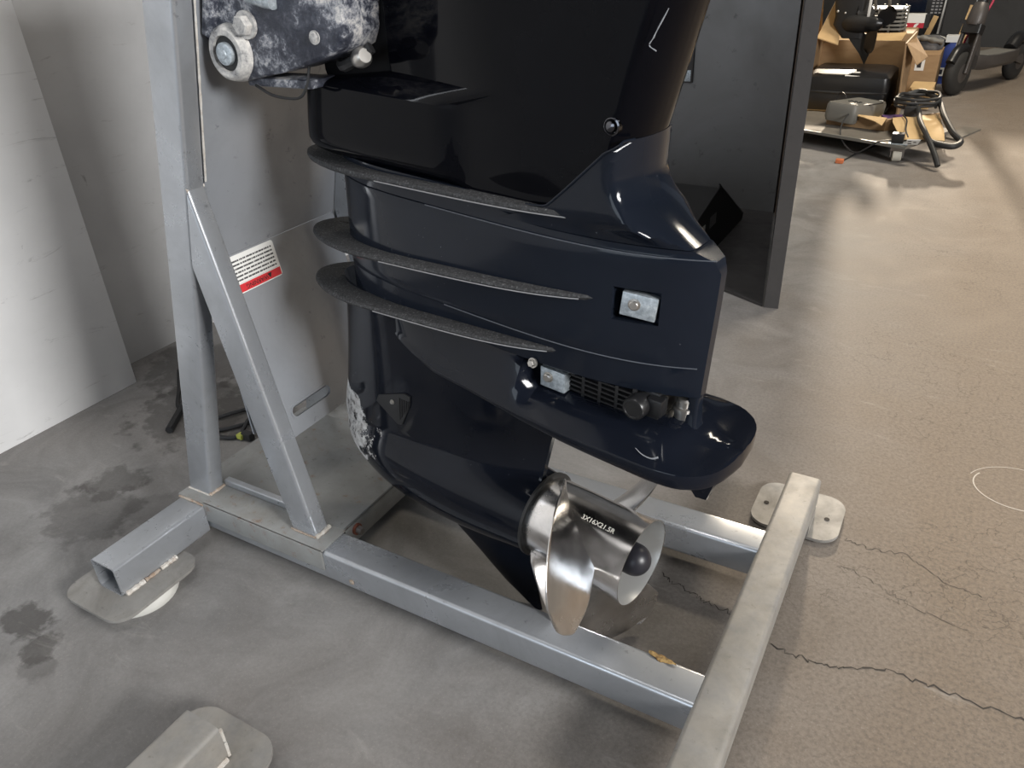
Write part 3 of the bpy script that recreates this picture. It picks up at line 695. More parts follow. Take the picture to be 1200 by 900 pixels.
def blade(off):
    NR, NS = 22, 30; V, F, grid = [], [], {}
    for side in (0, 1):
        for i in range(NR+1):
            q = 1-(1-i/NR)**1.6; r = .048+(.1685-.048)*q; t = max(0, (r-.053)/.1155)
            aL, aT = smooth_table(BLE, r), smooth_table(BTE, r)
            for j in range(NS+1):
                s = (1-cos(pi*j/NS))/2; a = aL+(aT-aL)*s
                u = .290-PITCH*(a-54)/360+.15*(r-.053)+.004*max(0, s-.8)*5*t
                ph = math.radians(a+off); th_ = .0060*(1-.72*t)*(4*s*(1-s))**.6+.0011
                tv = Vector((0, -cos(ph), sin(ph))); tn = Vector((0, sin(ph), cos(ph)))
                nv = (Vector((r, 0, 0))+tn*PITCH/(2*pi)).normalized()
                grid[side, i, j] = len(V); V.append(Vector((u, 0, AX))+tv*r+nv*(th_/2*(1 if side else -1)))
    for side in (0, 1):
        for i in range(NR):
            for j in range(NS): F.append((grid[side, i, j], grid[side, i, j+1], grid[side, i+1, j+1], grid[side, i+1, j]))
    for i in range(NR):
        for j in (0, NS): F.append((grid[0, i, j], grid[0, i+1, j], grid[1, i+1, j], grid[1, i, j]))
    for j in range(NS):
        for i in (0, NR): F.append((grid[0, i, j], grid[0, i, j+1], grid[1, i, j+1], grid[1, i, j]))
    return V, F
for a in (0, 120, -120):
    ep('blade', blade(a), 'steel_blade', hub, 50)
tx = text_geo('3X16X21.5R', .0088, .0002)
def wrap(p):        # lettering wrapped on the hub barrel, reading aft
    a = math.radians(66)+p.y/.0533; r = .0532+p.z; return Vector((.320+p.x, -r*cos(a), AX+r*sin(a)))
ep('size_marking', ([wrap(p) for p in tx[0]], tx[1]), 'rubber', hub, 0)

# ================================================================== SMALL LOOSE THINGS ROUND THE STAND
def leafgeo():
    V, F = [], []; K = 10
    for i in range(K+1):
        t = i/K; x = -.018+.036*t; h = .0048*sin(pi*min(1, t*1.05+.02))**.7*(1+.25*sin(t*17))
        for y, z in ((-h, .0006+.0012*sin(t*9)), (0, .0035), (h, .0008+.0012*cos(t*7))): V.append((x, y, z+.0002))
        if i:
            b = 3*i
            for k in (0, 1): F.append((b-3+k, b+k, b+k+1, b-2+k))
    n = len(V); V += [(x, y, z-.0006) for x, y, z in V]; F += [tuple(q+n for q in f[::-1]) for f in F]
    return V, F
M['leaf'] = mat('dry brown leaf', (.30, .17, .06), .8); nn_ = N(M['leaf']); nn_.color(nn_.ramp(nn_.noise(220, 4), [(.35, (.12, .06, .02)), (.6, (.42, .27, .10))]))
lf = mesh('dry_leaf', leafgeo(), M['leaf'], None, 50); lf.location = (.373, .046, ZT+.0004); lf.rotation_euler = (0, 0, -.12)
tag(lf, 'small dry brown leaf lying on the stand rail near the propeller', 'leaf')
cd_ = empty('extension_lead', (-.65, .26, 0)); tag(cd_, 'thin black cord trailing over the floor behind the stand post', 'cord')
off = Vector((.65, -.26, 0)); sh_ = lambda P: [Vector(p)+off for p in P]
mesh('cable', tube(sh_([(-.90, .37, .005), (-.832, .315, .006), (-.76, .255, .006), (-.70, .262, .006), (-.66, .262, .006), (-.635, .295, .008), (-.61, .33, .006), (-.575, .30, .006), (-.60, .25, .006), (-.625, .222, .006), (-.59, .218, .006), (-.562, .235, .007), (-.572, .275, .02), (-.552, .285, .024), (-.540, .262, .014), (-.542, .243, .008)]), .0042, 8), M['black_matte'], cd_)
mesh('plug', box(-.012, -.007, 0, .012, .007, .016, .003), M['black_matte'], cd_).location = (.108, -.02, .002)
M['yellow'] = mat('yellow-green tag', (.42, .45, .08), .5)
mesh('cord_clip', box(-.007, -.006, 0, .007, .006, .010, .002), M['yellow'], cd_).location = (.095, -.026, .004)
mesh('rubber_strip', tube(sh_([(-.705, .185, .008), (-.725, .215, .008), (-.745, .25, .012), (-.76, .28, .02)]), .0075, 8), M['black_matte'], cd_)  # rubber strip touching the cord, grouped with the lead

# ================================================================== OPEN STEEL CABINET behind the motor
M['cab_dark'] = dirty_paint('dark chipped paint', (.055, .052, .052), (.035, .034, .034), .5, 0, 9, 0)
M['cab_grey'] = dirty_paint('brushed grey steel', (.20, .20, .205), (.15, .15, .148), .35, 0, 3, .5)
M['brown_trim'] = mat('brown edge trim', (.20, .14, .095), .5)
CB = empty('steel_cabinet', (0, 1.6, 0)); tag(CB, 'tall open cabinet with grey back and dark side standing behind the motor', 'cabinet')
def cb(name, geo, m, angle=30): return mesh(name, ([Vector(v)-Vector((0, 1.6, 0)) for v in geo[0]], geo[1]), M[m], CB, angle)
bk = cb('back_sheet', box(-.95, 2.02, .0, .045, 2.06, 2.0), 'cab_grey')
Q0, Q1 = Vector((.062, 2.06)), Vector((.218, 1.27))
def sidep(o0, o1, z0, z1, a=0., b=1.):
    d = (Q1-Q0); n = Vector((-d.y, d.x)).normalized(); A, B = Q0+d*a, Q0+d*b
    q = [A+n*o0, B+n*o0, B+n*o1, A+n*o1]; return loft([[(p.x, p.y, z) for p in q] for z in (z0, z1)])
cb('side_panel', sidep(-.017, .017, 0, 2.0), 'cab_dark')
cb('edge_trim', sidep(-.0185, -.017, .0, 1.95, .02, .075), 'brown_trim')
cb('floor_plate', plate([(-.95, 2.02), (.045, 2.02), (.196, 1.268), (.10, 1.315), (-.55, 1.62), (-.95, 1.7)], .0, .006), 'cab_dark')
hdl = cb('recessed_handle', box(-.306, 2.012, .40, -.262, 2.021, .60, .004), 'cab_dark')
mesh('handle_lip', box(-.300, .411, .405, -.268, .416, .44, .002), M['zinc'], hdl)
bx = empty('black_case', (-.2, 1.65, .0065)); tag(bx, 'black soft case with a white sticker slumped in the open cabinet', 'case')
qs = [(-.20, 0), (-.03, 0), (.255, 0), (.272, .018), (-.022, .178), (-.045, .182), (-.245, .142), (-.254, .130)]
mesh('case_body', loft([[(x, y, z) for y, z in qs] for x in (-.28, .168, .171)]), M['black_matte'], bx, 30)
mesh('case_piping', tube([(.169, y, z) for y, z in [(.26, .02), (-.022, .179), (-.05, .181), (-.245, .141)]], .003, 6, 3), M['black_plain'], bx)
M['sticker'] = mat('white sticker', (.72, .72, .70), .5)
mesh('sticker', box(.1712, -.215, .080, .1724, -.165, .112), M['sticker'], bx, 0)
mesh('faded_mark', box(.1712, -.12, .085, .1720, -.06, .118, .0003), M['cab_grey'], bx, 0)

# ================================================================== CLUTTER AT THE BACK RIGHT
def card(name, a, b):
    m = mat(name, a, .8); n = N(m); c = n.coord(); n.color(n.ramp(n.noise(9, 5, .6, n.mapv(c, (1, 1, 4))), [(.3, b), (.7, a)])); return m
M['card'] = card('brown cardboard', (.36, .235, .125), (.28, .175, .09)); M['card_in'] = card('pale cardboard', (.60, .42, .21), (.50, .34, .17))
M['ply'] = card('grey worn plywood', (.17, .15, .125), (.11, .10, .085))
M['grey_plastic'] = mat('grey plastic', (.16, .155, .14), .5)
M['cream'] = mat('cream plastic wheel', (.50, .47, .40), .5)
M['purple'] = mat('purple plastic', (.09, .04, .14), .5)
M['orange'] = mat('orange connector', (.55, .16, .06), .5)
def rel(o, geo): return [Vector(v)-o for v in geo[0]], geo[1]
# platform dolly
D0 = Vector((.15, 3.15, 0)); DL = empty('platform_dolly', D0); tag(DL, 'low wooden platform dolly with a cream caster, loaded with a cardboard tray', 'dolly')
dk = [(-.30, 3.095), (.352, 2.815), (.50, 3.20), (-.12, 3.42)]
mesh('deck', rel(D0, plate(dk, .058, .070)), M['ply'], DL)
mesh('deck_edge', rel(D0, loft([[Vector((x, y, z)) for x, y in ((-.30, 3.091), (.354, 2.811), (.356, 2.820), (-.298, 3.099))] for z in (.060, .0705)])), M['grey_plastic'], DL)
for k, (x, y) in enumerate(((.325, 2.862), (-.2, 3.1), (.45, 3.18), (-.1, 3.43))):
    cs = mesh('caster', rel(D0, lathe((x-.018, y, .026), (1, .15, 0), [(0, .020), (.003, .0255), (.032, .0255), (.035, .020)], 24)), M['cream'], DL)
    mesh('caster_fork', rel(D0, join(box(x-.026, y-.02, .044, x+.026, y+.02, .058, .002), box(x-.024, y-.012, .018, x-.020, y+.012, .05), box(x+.021, y-.012, .018, x+.025, y+.012, .05))), M['rust_bolt'], cs)
# cardboard tray on the dolly
T0 = Vector((.12, 3.15, .0707)); TR = empty('cardboard_tray', T0); tag(TR, 'shallow torn cardboard tray with a folded-out flap on the dolly', 'tray')
mesh('tray_base', rel(T0, plate([(.0, 3.14), (.245, 3.07), (.44, 3.28), (.17, 3.40)], .0708, .074)), M['card_in'], TR, 0)
mesh('tray_wall', rel(T0, loft([[Vector((x, y, z)) for x, y in ((.0, 3.135), (.245, 3.065), (.248, 3.072), (.003, 3.142))] for z in (.0708, .122)])), M['card'], TR, 0)
mesh('tray_wall', rel(T0, loft([[Vector((x, y, z)) for x, y in ((.245, 3.065), (.44, 3.28), (.434, 3.284), (.239, 3.069))] for z in (.0708, .118)])), M['card'], TR, 0)
mesh('torn_flap', rel(T0, ([(.09, 3.112, .122), (.245, 3.066, .122), (.235, 3.03, .098), (.205, 3.035, .112), (.16, 3.06, .119), (.09, 3.112, .125), (.245, 3.066, .125), (.235, 3.03, .101), (.205, 3.035, .115), (.16, 3.06, .122)], [(0, 1, 2, 3, 4), (9, 8, 7, 6, 5), (0, 5, 6, 1), (1, 6, 7, 2), (2, 7, 8, 3), (3, 8, 9, 4), (4, 9, 5, 0)])), M['card_in'], TR, 0)
def sheet2(P, th):
    n = len(P[0]); top = [[Vector(p) for p in r] for r in P]; V = [p for r in top for p in r]; m = len(V); V = V+[p-Vector((0, 0, th)) for p in V]; F = []
    for i in range(len(P)-1):
        for j in range(n-1):
            a = i*n+j; q = (a, a+1, a+n+1, a+n); F.append(q); F.append(tuple(k+m for k in q[::-1]))
    for j in range(n-1):
        F.append((j, m+j, m+j+1, j+1)); b = (len(P)-1)*n; F.append((b+j, b+j+1, m+b+j+1, m+b+j))
    for i in range(len(P)-1):
        F.append((i*n, (i+1)*n, m+(i+1)*n, m+i*n)); a = i*n+n-1; F.append((a, m+a, m+a+n, a+n))
    return V, F
mesh('bent_flap', rel(T0, sheet2([[(.265, 3.10, .120), (.35, 3.165, .122), (.425, 3.22, .120)], [(.275, 3.02, .118), (.365, 3.07, .121), (.445, 3.11, .118)], [(.30, 2.94, .106), (.39, 2.97, .110), (.468, 2.98, .106)], [(.33, 2.875, .085), (.41, 2.895, .088), (.48, 2.905, .084)]], .003)), M['card_in'], TR, 30)
# things lying in the tray
c0 = Vector((.10, 3.25, .12)); CT = empty('control_unit', c0); tag(CT, 'flat grey plastic control unit lying at an angle in the tray', 'device'); CT.rotation_euler = (math.radians(-6), math.radians(4), math.radians(-14))
mesh('unit_body', loft([[(x*k, y*k2, z) for x, y in rrect(.135, .36, .02)] for k, k2, z in ((.92, .96, -.045), (1, 1, -.03), (1, 1, .018), (.93, .97, .030))]), M['grey_plastic'], CT)
for k in range(6): mesh('button', lathe((-.02+.02*(k % 3), -.05+.025*(k//3), .030), (0, 0, 1), [(0, .007), (.003, .006)], 12), M['black_matte'], CT)
mesh('unit_end_cap', box(-.03, .165, -.02, .05, .185, .032, .006), M['black_plain'], CT)
mesh('unit_badge', box(.035, .150, .030, .05, .165, .034, .001), M['sticker'], CT, 0)
pp = mesh('purple_case', box(-.06, -.03, 0, .05, .03, .035, .006), M['purple'], None); pp.location = (.275, 3.20, .0748); pp.rotation_euler = (0, 0, .4); tag(pp, 'small purple plastic case between the cables in the tray', 'case')
ad = empty('power_adapter', (.325, 3.16, .0748)); tag(ad, 'square black power adapter standing among the cables', 'adapter')
mesh('adapter_body', box(-.025, -.028, 0, .025, .028, .085, .006), M['black_matte'], ad); mesh('adapter_pin', box(-.012, -.004, .085, .012, .004, .097, .002), M['black_plain'], ad)
def loop(cx, cy, z, rx, ry, turns, rise, seed, a0=0):
    rnd = random.Random(seed); P = []; K = int(turns*10)
    for i in range(K+1):
        a = a0+2*pi*i/10; P.append((cx+rx*cos(a)*(1+rnd.uniform(-.12, .12)), cy+ry*sin(a)*(1+rnd.uniform(-.12, .12)), z+rise*i/K+rnd.uniform(0, .010)))
    return P
hz = mesh('coiled_cable', tube(loop(.33, 3.27, .135, .085, .11, 3.2, .045, 3), .0062, 8, 5), M['black_matte'], None); tag(hz, 'black cable wound in loose loops on top of the tray', 'cable')
h2 = mesh('thick_hose', tube([(.24, 3.36, .15), (.33, 3.42, .175), (.41, 3.30, .165), (.455, 3.10, .135), (.50, 2.96, .105), (.535, 2.90, .085), (.51, 2.84, .078), (.44, 2.86, .083), (.41, 2.90, .10)], .0115, 10), M['black_matte'], None); tag(h2, 'thick black hose bending round the right corner of the tray', 'hose')
h3 = mesh('thick_hose', tube([(.32, 3.24, .165), (.355, 3.12, .15), (.375, 3.0, .132), (.41, 2.89, .108), (.455, 2.80, .06), (.48, 2.76, .02)], .010, 10), M['black_matte'], None); tag(h3, 'black strap-like hose hanging over the pale bent flap', 'hose')
w1 = mesh('thin_wire', tube([(.20, 3.28, .145), (.12, 3.13, .145), (.085, 3.02, .11), (.10, 2.93, .06), (.17, 2.87, .02), (.25, 2.86, .072), (.31, 2.87, .078)], .0030, 6), M['black_matte'], None); tag(w1, 'thin black wire drooping in front of the cardboard tray', 'wire')
w2 = empty('connector_lead', (.131, 2.764, 0)); tag(w2, 'thin lead with an orange connector lying on the floor before the dolly', 'wire')
mesh('wire', tube([(.008, .02, .006), (.03, .12, .004), (.07, .26, .004), (.10, .33, .01)], .0026, 6), M['black_matte'], w2); mesh('connector', box(-.016, -.014, 0, .014, .014, .016, .004), M['orange'], w2)
w3 = mesh('thin_wire', tube([(.30, 3.12, .13), (.325, 3.02, .128), (.335, 2.92, .112), (.352, 2.86, .098)], .0030, 6), M['black_matte'], None); tag(w3, 'thin black wire running down over the pale flap to the white tag', 'wire')
w4 = mesh('thin_wire', tube([(-.02, 3.40, .10), (.0, 3.40, .155), (.03, 3.34, .162), (.05, 3.26, .16)], .0034, 6), M['black_matte'], None); tag(w4, 'short black wire arching behind the grey control unit', 'wire')
sb = empty('switch_box', (.318, 2.858, .0712)); tag(sb, 'small black box at the front corner of the dolly above the caster', 'box')
mesh('box_body', box(-.022, -.020, 0, .022, .020, .040, .002), M['black_plain'], sb); mesh('box_base', box(-.030, -.026, 0, .040, .026, .004, .001), M['zinc'], sb)
tgm = empty('paper_tag', (.368, 2.842, .0712)); tag(tgm, 'small white printed paper tag at the dolly corner', 'tag'); tgm.rotation_euler = (math.radians(50), 0, .3)
mesh('paper', box(-.024, 0, .004, .024, .002, .042), M['sticker'], tgm, 0)
for k, (x, z, w_) in enumerate(((-.012, .032, .012), (.008, .024, .010), (-.008, .014, .013))): mesh('print_mark', box(x-w_/2, -.0008, z-.003, x+w_/2, 0, z+.003), M['black_matte'], tgm, 0)
bd = mesh('loose_board', plate([(-.35, 3.55), (.02, 3.36), (.06, 3.47), (-.30, 3.68)], .0, .012), M['card_in'], None, 0); tag(bd, 'pale flat board on the floor behind the dolly beside the cabinet', 'board')
fl2 = mesh('loose_board', plate([(.46, 3.34), (.515, 3.30), (.60, 3.55), (.53, 3.58)], 0, .008), M['ply'], None, 0); tag(fl2, 'small grey offcut on the floor to the right of the dolly', 'board')
# big open carton
B0 = Vector((0, 3.7, 0)); BC = empty('open_carton', B0); tag(BC, 'large open brown carton with its flaps spread, holding the black bag', 'carton')
bxs = [('carton_base', box(-.21, 3.52, .012, .225, 3.98, .018), 'card'), ('carton_back', box(-.21, 3.975, .018, .225, 3.981, .315), 'card'), ('carton_side', box(-.21, 3.52, .018, -.204, 3.975, .345), 'card'),
       ('carton_side', loft([[(.225, 3.975, z), (.245-.02*k, 3.50, z), (.251-.02*k, 3.50, z), (.231, 3.975, z)] for k, z in ((0, .018), (1, .36))]), 'card'),
       ('back_flap', sheet2([[(-.20, 3.98, .318), (.0, 3.985, .305), (.165, 3.98, .318)], [(-.19, 4.08, .345), (.0, 4.09, .333), (.175, 4.07, .345)]], .005), 'card_in'),
       ('left_flap', sheet2([[(-.215, 3.53, .35), (-.21, 3.96, .335)], [(-.26, 3.55, .56), (-.235, 3.97, .56)]], .006), 'card_in'),
       ('left_flap', sheet2([[(-.205, 3.80, .345), (-.10, 3.80, .315)], [(-.20, 3.97, .42), (-.13, 3.97, .60)]], .005), 'card_in'),
       ('right_flap', sheet2([[(.232, 3.50, .36), (.232, 3.97, .335)], [(.285, 3.53, .27), (.30, 3.95, .25)]], .005), 'card'),
       ('front_flap', sheet2([[(-.21, 3.52, .018), (.225, 3.515, .018)], [(-.22, 3.40, .078), (.06, 3.41, .078)]], .004), 'card_in')]
for nm, g, m_ in bxs: mesh(nm, rel(B0, g), M[m_], BC, 0)
bg0 = Vector((.0, 3.72, .0185)); BG = empty('black_bag', bg0); tag(BG, 'flat black padded bag with a white patch lying in the big carton', 'bag')
mesh('bag_body', loft([[(x*k, y*k2, z) for x, y in rrect(.385, .40, .03)] for k, k2, z in ((.93, .93, 0), (1, 1, .03), (1.0, 1.0, .10), (.98, .98, .12), (1.0, 1.0, .14), (.97, .96, .185), (.85, .8, .200))]), M['black_plain'], BG)
mesh('zip_piping', tube([(-.185, -.19, .122), (0, -.202, .118), (.185, -.19, .122)], .006, 8), M['black_matte'], BG)
pt = mesh('white_patch', box(-.032, -.028, 0, .032, .028, .0015), M['sticker'], BG, 0); pt.location = (.02, -.155, .196); pt.rotation_euler = (math.radians(12), 0, .12)
mesh('patch_print', box(-.022, -.012, .0015, .022, .012, .002), M['hub_in'], pt, 0)
# small outboard motor resting in the carton
m0 = Vector((-.03, 3.82, .20)); SM = empty('small_outboard_motor', m0); tag(SM, 'small matt black outboard motor standing in the open carton at the back', 'outboard motor')
prof = [(.0, .268, .050), (.04, .245, .06)]
def sm(name, geo, m_, par=None): return mesh(name, rel(m0, geo), M[m_], par or SM, 40)
sm('leg', loft([[(cx+x, 3.84+y, z) for x, y in rrect(w_, d_, .02)] for z, cx, w_, d_ in ((.34, -.045, .10, .05), (.40, -.068, .15, .06), (.44, -.070, .135, .07), (.52, -.075, .15, .08), (.80, -.075, .17, .11), (1.0, -.07, .2, .14))]), 'black_matte')
sm('gear_case', lathe((-.12, 3.85, .405), (1, -.35, .05), [(0, .006), (.02, .028), (.06, .042), (.12, .044), (.17, .036)], 20), 'black_matte')
sm('skeg', loft([[(x, y, z) for x, z in ((-.10, .385), (.02, .36), (.045, .27), (.03, .222), (-.0, .27))] for y in (3.825, 3.84)]), 'black_matte')
pr_ = sm('propeller_hub', lathe((.02, 3.795, .41), (1, -.35, .05), [(0, .034), (.05, .034), (.06, .026), (.075, .012)], 20), 'black_plain')
for a in (25, 145, 265):
    P = []
    ca, sa = cos(math.radians(a)), sin(math.radians(a))
    for i in range(9):
        t = i/8
        row = []
        for j in range(7):
            s_ = -1+2*j/6; hw_ = .045*sqrt(max(0, 1-(2*t-.9)**4*.55))*(1 if t < .85 else (1-t)/.15*.8+.2); r = .03+.105*t
            v = Vector((.045+s_*.022, 0, 0)); tw = s_*hw_
            row.append((.05+s_*.02, 3.785+(-.3*.05)+(r*ca*.94-tw*sa*.7)*-.45+.02*s_, .412+r*sa+tw*ca*.7) if False else (.05+r*ca*.75-tw*sa*.6, 3.785-r*ca*.30-s_*.018, .412+r*sa+tw*ca*.85))
        P.append(row)
    sm('blade', sheet2(P, .004), 'black_plain', pr_)
sm('leg_screw', sphere((-.125, 3.797, .462), .006, 10, 6), 'hub_in'); sm('leg_screw', sphere((-.09, 3.797, .455), .005, 10, 6), 'hub_in')
ws_ = sm('white_strip', box(.012, 3.775, .44, .024, 3.785, .53, .002), 'sticker')
# grey basket behind
k0 = Vector((.06, 4.25, .33)); KB = empty('plastic_basket', k0); tag(KB, 'grey slatted plastic basket behind the small motor', 'basket')
for i in range(6): mesh('slat', rel(k0, loft([[(x*(1-.02*i)+.05, 4.25+y*(1-.03*i), .345+i*.018+dz) for x, y in rrect(.20, .22, .05)] for dz in (0, .009)])), M['grey_plastic'], KB, 0)
for a in range(10):
    x, y = .05+.098*cos(a*.628), 4.25+.105*sin(a*.628); mesh('upright', rel(k0, box(x-.004, y-.004, .334, x+.004, y+.004, .452)), M['grey_plastic'], KB, 0)
mesh('handle', rel(k0, tube([(.0, 4.17, .445), (-.005, 4.15, .49), (.03, 4.145, .505), (.06, 4.15, .485), (.06, 4.17, .445)], .008, 8)), M['grey_plastic'], KB)
st_ = mesh('storage_box', box(-.08, 4.13, .0, .20, 4.42, .333, .004), M['card'], None, 0); tag(st_, 'closed brown box under the grey basket', 'box')
# red and white box on another carton
rw = empty('retail_box', (.15, 4.62, .312)); tag(rw, 'small box printed white above and red below', 'box')
M['red'] = mat('red print', (.42, .02, .04), .5)
mesh('box_upper', box(-.066, -.03, .026, .060, .05, .068), M['sticker'], rw, 0); mesh('box_lower', box(-.066, -.03, 0, .060, .05, .026), M['red'], rw, 0)
mesh('box_end', box(.0602, -.03, 0, .082, .05, .066), M['black_matte'], rw, 0)
mesh('white_mark', ([(.010, -.0306, .004), (.022, -.0306, .004), (.036, -.0306, .024), (.022, -.0306, .024), (.012, -.0306, .016), (.010, -.0300, .004), (.022, -.03, .004), (.036, -.03, .024), (.022, -.03, .024), (.012, -.03, .016)], [(0, 1, 2, 3, 4), (5, 6, 7, 8, 9)]), M['sticker'], rw, 0)
cb2 = mesh('carton', box(-.02, 4.56, 0, .172, 4.87, .3115, .004), M['card'], None, 0); tag(cb2, 'brown carton under the red and white box', 'carton')
# keyboard-like black unit and pole
kb = empty('audio_console', (.16, 5.25, 0)); tag(kb, 'dark console with rows of small buttons leaning at the back wall side', 'console')
mesh('console_body', box(-.16, -.02, .0, .11, .06, .62, .008), M['black_plain'], kb)
mesh('console_screen', box(-.15, -.024, .34, -.0, -.019, .60, .002), mat('dark blue screen', (.006, .010, .022), .2) , kb)
M['btn'] = mat('pale button', (.25, .25, .26), .5)
for i in range(5):
    for j in range(3): mesh('button', box(.03+j*.022, -.024, .33+i*.018, .044+j*.022, -.0195, .339+i*.018), M['btn'], kb, 0)
pl_ = mesh('metal_pole', cyl((.245, 5.2, 0), (.285, 5.22, .9), .006), M['hub_in'], None); tag(pl_, 'thin grey metal pole leaning beside the dark console', 'pole')
wb2 = mesh('wood_block', box(-.014, -.01, 0, .014, .01, .11), M['card_in'], None, 0); wb2.location = (.215, 4.9, .24); wb2.rotation_euler = (0, .28, 0); tag(wb2, 'short pale wooden stick leaning on the black bag', 'stick')
bb = empty('tool_bag', (.265, 4.975, 0)); tag(bb, 'black tool bag with a pale rim standing behind the carton', 'bag')
mesh('bag_body', loft([[(x*k, y, z) for x, y in rrect(.17, .16, .03)] for k, z in ((1, 0), (1.05, .12), (1, .235))]), M['black_matte'], bb); mesh('bag_rim', tube([(.02, -.08, .237), (.06, -.075, .225), (.085, -.05, .215)], .007, 8), M['sticker'], bb)
# heap of grey cloth on a carton
cl = empty('folded_cloth', (.255, 4.55, .2175)); tag(cl, 'dark grey cloth bundle with a rolled edge lying on the small carton', 'cloth')
M['cloth'] = mat('dark grey cloth', (.06, .06, .065), .9); nc_ = N(M['cloth']); nc_.color(nc_.ramp(nc_.noise(14, 5), [(.35, (.03, .03, .034)), (.65, (.16, .16, .165))]))
mesh('cloth_body', loft([[(x*k, y*k, z) for x, y in rrect(.15, .2, .05)] for k, z in ((1, 0), (1.04, .02), (.95, .045), (.6, .06))]), M['cloth'], cl)
mesh('rolled_edge', tube([(-.075, -.10, .058), (-.03, -.105, .062), (.02, -.10, .052), (.075, -.095, .040)], lambda t: .013+.003*sin(t*20), 10), M['grey_plastic'], cl)
c2 = empty('small_carton', (.272, 4.40, 0)); tag(c2, 'small brown carton with a white printed label beside the scooter wheel', 'carton')
mesh('carton_body', box(-.065, -.10, 0, .065, .22, .217, .003), M['card'], c2, 0); mesh('carton_label', box(-.045, -.1012, .135, .0, -.0999, .19), M['sticker'], c2, 0); mesh('label_print', box(-.035, -.102, .15, -.015, -.101, .18), M['black_matte'], c2, 0)
c3 = empty('small_carton', (.30, 4.02, 0)); tag(c3, 'low pale carton with an open flap in front of the labelled carton', 'carton')
mesh('carton_body', box(-.055, -.05, 0, .05, .16, .10, .003), M['card_in'], c3, 0); mesh('carton_flap', sheet2([[(-.05, -.05, .101), (.05, -.05, .101)], [(-.02, -.13, .085), (.09, -.10, .085)]], .004), M['card_in'], c3, 0)
# blue bag
M['blue'] = mat('blue fabric', (.02, .045, .22), .7); M['navy'] = mat('dark navy fabric', (.018, .02, .04), .7)
bl = empty('blue_bag', (.352, 4.82, 0)); tag(bl, 'slumped blue bag with a white label behind the scooter wheel', 'bag')
mesh('bag_body', loft([[(x*k+dx, y*k, z) for x, y in rrect(.10, .12, .03)] for k, z, dx in ((.9, 0, -.01), (1.05, .05, -.005), (1.0, .12, .0), (.85, .19, .015), (.6, .215, .03))]), M['blue'], bl)
mesh('bag_side', loft([[(-.058+x*k, -.01+y*k, z) for x, y in rrect(.03, .11, .012)] for k, z in ((.8, 0), (1, .06), (.9, .13))]), M['navy'], bl)
mesh('bag_label', box(-.028, -.0665, .045, .0, -.0635, .09), M['sticker'], bl, 0); mesh('label_print', box(-.021, -.0675, .055, -.007, -.0664, .08), M['navy'], bl, 0)
wt_ = mesh('white_box', box(-.04, -.03, 0, .04, .04, .036, .002), M['sticker'], None, 0); wt_.location = (.365, 4.84, .2165); tag(wt_, 'small white box lying on top of the blue bag', 'box')
sl_ = empty('wooden_slats', (.35, 4.93, .0)); tag(sl_, 'pair of pale wooden slats tied with a black band', 'slats')
for k in range(2): mesh('slat', beam((.0+.026*k, 0, .0), (.065+.026*k, .0, .40-.01*k), .020, .014, (1, 0, 0), .002, .002, hollow=False), M['card_in'], sl_, 30)
mesh('band', beam((.050, 0, .305), (.054, 0, .325), .056, .020, (1, 0, 0), .003, .002, hollow=False), M['black_matte'], sl_)
# e-scooter
S0 = Vector((.43, 4.42, 0)); SC = empty('electric_scooter', S0); tag(SC, 'dark grey electric scooter on its kickstand at the back right', 'scooter')
dv = Vector((.40, .917, 0)); sv = Vector((.917, -.40, 0))
M['tyre'] = mat('black tyre', (.02, .019, .018), .75); M['scoot'] = mat('dark grey scooter metal', (.075, .068, .065), .42, .3); M['redc'] = mat('red cable', (.40, .02, .06), .4)
def scp(name, geo, m_, par=None): return mesh(name, geo, M[m_], par or SC, 40)
def wheel(c, r, wd_):
    w_ = scp('tyre', lathe(c-sv*wd_/2, sv, [(0, r*.72), (wd_*.1, r*.90), (wd_*.35, r), (wd_*.65, r), (wd_*.9, r*.90), (wd_, r*.72)], 36), 'tyre')
    scp('wheel_hub', lathe(c-sv*wd_*.55, sv, [(0, r*.25), (wd_*.1, r*.6), (wd_*1.0, r*.6), (wd_*1.1, r*.25)], 28), 'scoot', w_)
fc = Vector((0, 0, .112)); rc = dv*.66+Vector((0, 0, .10))
wheel(fc, .112, .062); wheel(rc, .10, .058)
up = (dv*.30+Vector((0, 0, 1))).normalized()
for s_ in (-1, 1): scp('fork_leg', beam(fc+sv*.045*s_, fc+sv*.04*s_+up*.22, .034, .014, dv, .006, .002, hollow=False), 'scoot')
scp('fork_crown', beam(fc+up*.195, fc+up*.24, .10, .062, sv, .014, .002, hollow=False), 'black_plain')
scp('fork_stripe', beam(fc+sv*-.054+up*.13, fc+sv*-.050+up*.20, .012, .004, dv, .002, .001, hollow=False), 'sticker')
scp('front_mudguard', tube([fc-dv*.10+Vector((0, 0, .06)), fc-dv*.045+Vector((0, 0, .118)), fc+dv*.03+Vector((0, 0, .122))], .024, 10), 'black_plain')
scp('stem_block', lathe(fc+up*.235, up, [(0, .040), (.02, .046), (.09, .040), (.11, .032)], 20), 'scoot')
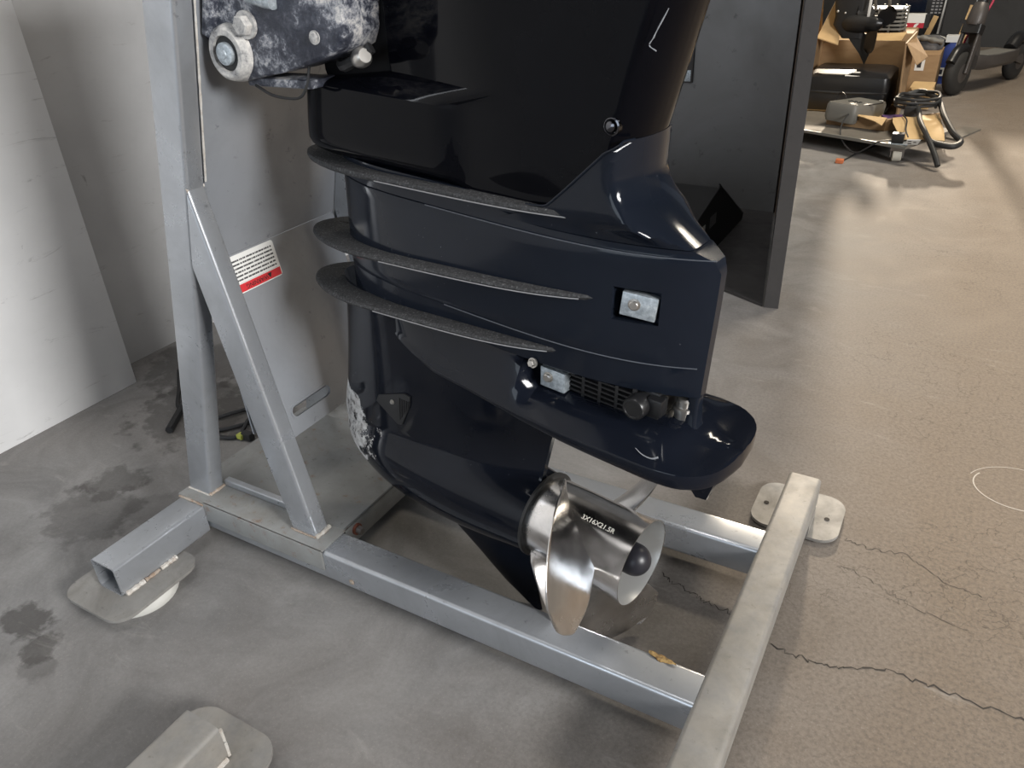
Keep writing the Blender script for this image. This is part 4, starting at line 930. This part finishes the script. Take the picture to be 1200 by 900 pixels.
scp('stem', lathe(fc+up*.33, up, [(0, .026), (.10, .024), (.75, .022)], 20), 'black_plain')
scp('stem_latch', beam(fc+up*.35-sv*.026, fc+up*.40-sv*.026, .02, .008, dv, .003, .001, hollow=False), 'zinc')
q0 = dv*.12; scp('deck', loft([[dv*t+sv*s_*w_+Vector((0, 0, z_)) for s_, z_ in ((-1, z-.05), (-1, z), (1, z), (1, z-.05), (.7, z-.07), (-.7, z-.07))] for t, w_, z in ((.10, .045, .19), (.14, .072, .185), (.30, .075, .18), (.50, .07, .178), (.60, .04, .178))]), 'scoot')
scp('deck_mat', loft([[dv*t+sv*s_*w_+Vector((0, 0, .1785+.0005+dz+(.19-.18)*max(0, (.3-t)/.2))) for s_ in (-1, 1) for dz in ((0, .003) if s_ < 0 else (.003, 0))] for t, w_ in ((.16, .060), (.30, .064), (.50, .058))]), 'grey_plastic')
scp('neck', beam(dv*.15+Vector((0, 0, .16)), fc+up*.24+dv*.012, .05, .045, sv, .01, .002, hollow=False), 'scoot')
scp('rear_mudguard', tube([rc-dv*.10+Vector((0, 0, .075)), rc-dv*.03+Vector((0, 0, .125)), rc+dv*.06+Vector((0, 0, .115)), rc+dv*.12+Vector((0, 0, .05))], .036, 12), 'black_plain')
for s_ in (-1, 1): scp('rear_fork', beam(dv*.52+sv*.045*s_+Vector((0, 0, .14)), rc+sv*.042*s_, .03, .012, (0, 0, 1), .004, .002, hollow=False), 'scoot')
scp('kickstand', join(tube([dv*.22-sv*.06+Vector((0, 0, .13)), dv*.20-sv*.085+Vector((0, 0, .06)), dv*.18-sv*.10+Vector((0, 0, .006))], .006, 8), box(*(dv*.18-sv*.10+Vector((-.012, -.012, 0))), *(dv*.18-sv*.10+Vector((.012, .012, .008))))), 'black_plain')
scp('brake_cable', tube([dv*.09-sv*.045+Vector((0, 0, .17)), dv*.12-sv*.05+Vector((0, 0, .27)), dv*.17-sv*.012+Vector((0, 0, .37)), dv*.20+sv*.01+Vector((0, 0, .47)), dv*.19+sv*.0+Vector((0, 0, .62))], .0055, 8), 'redc')
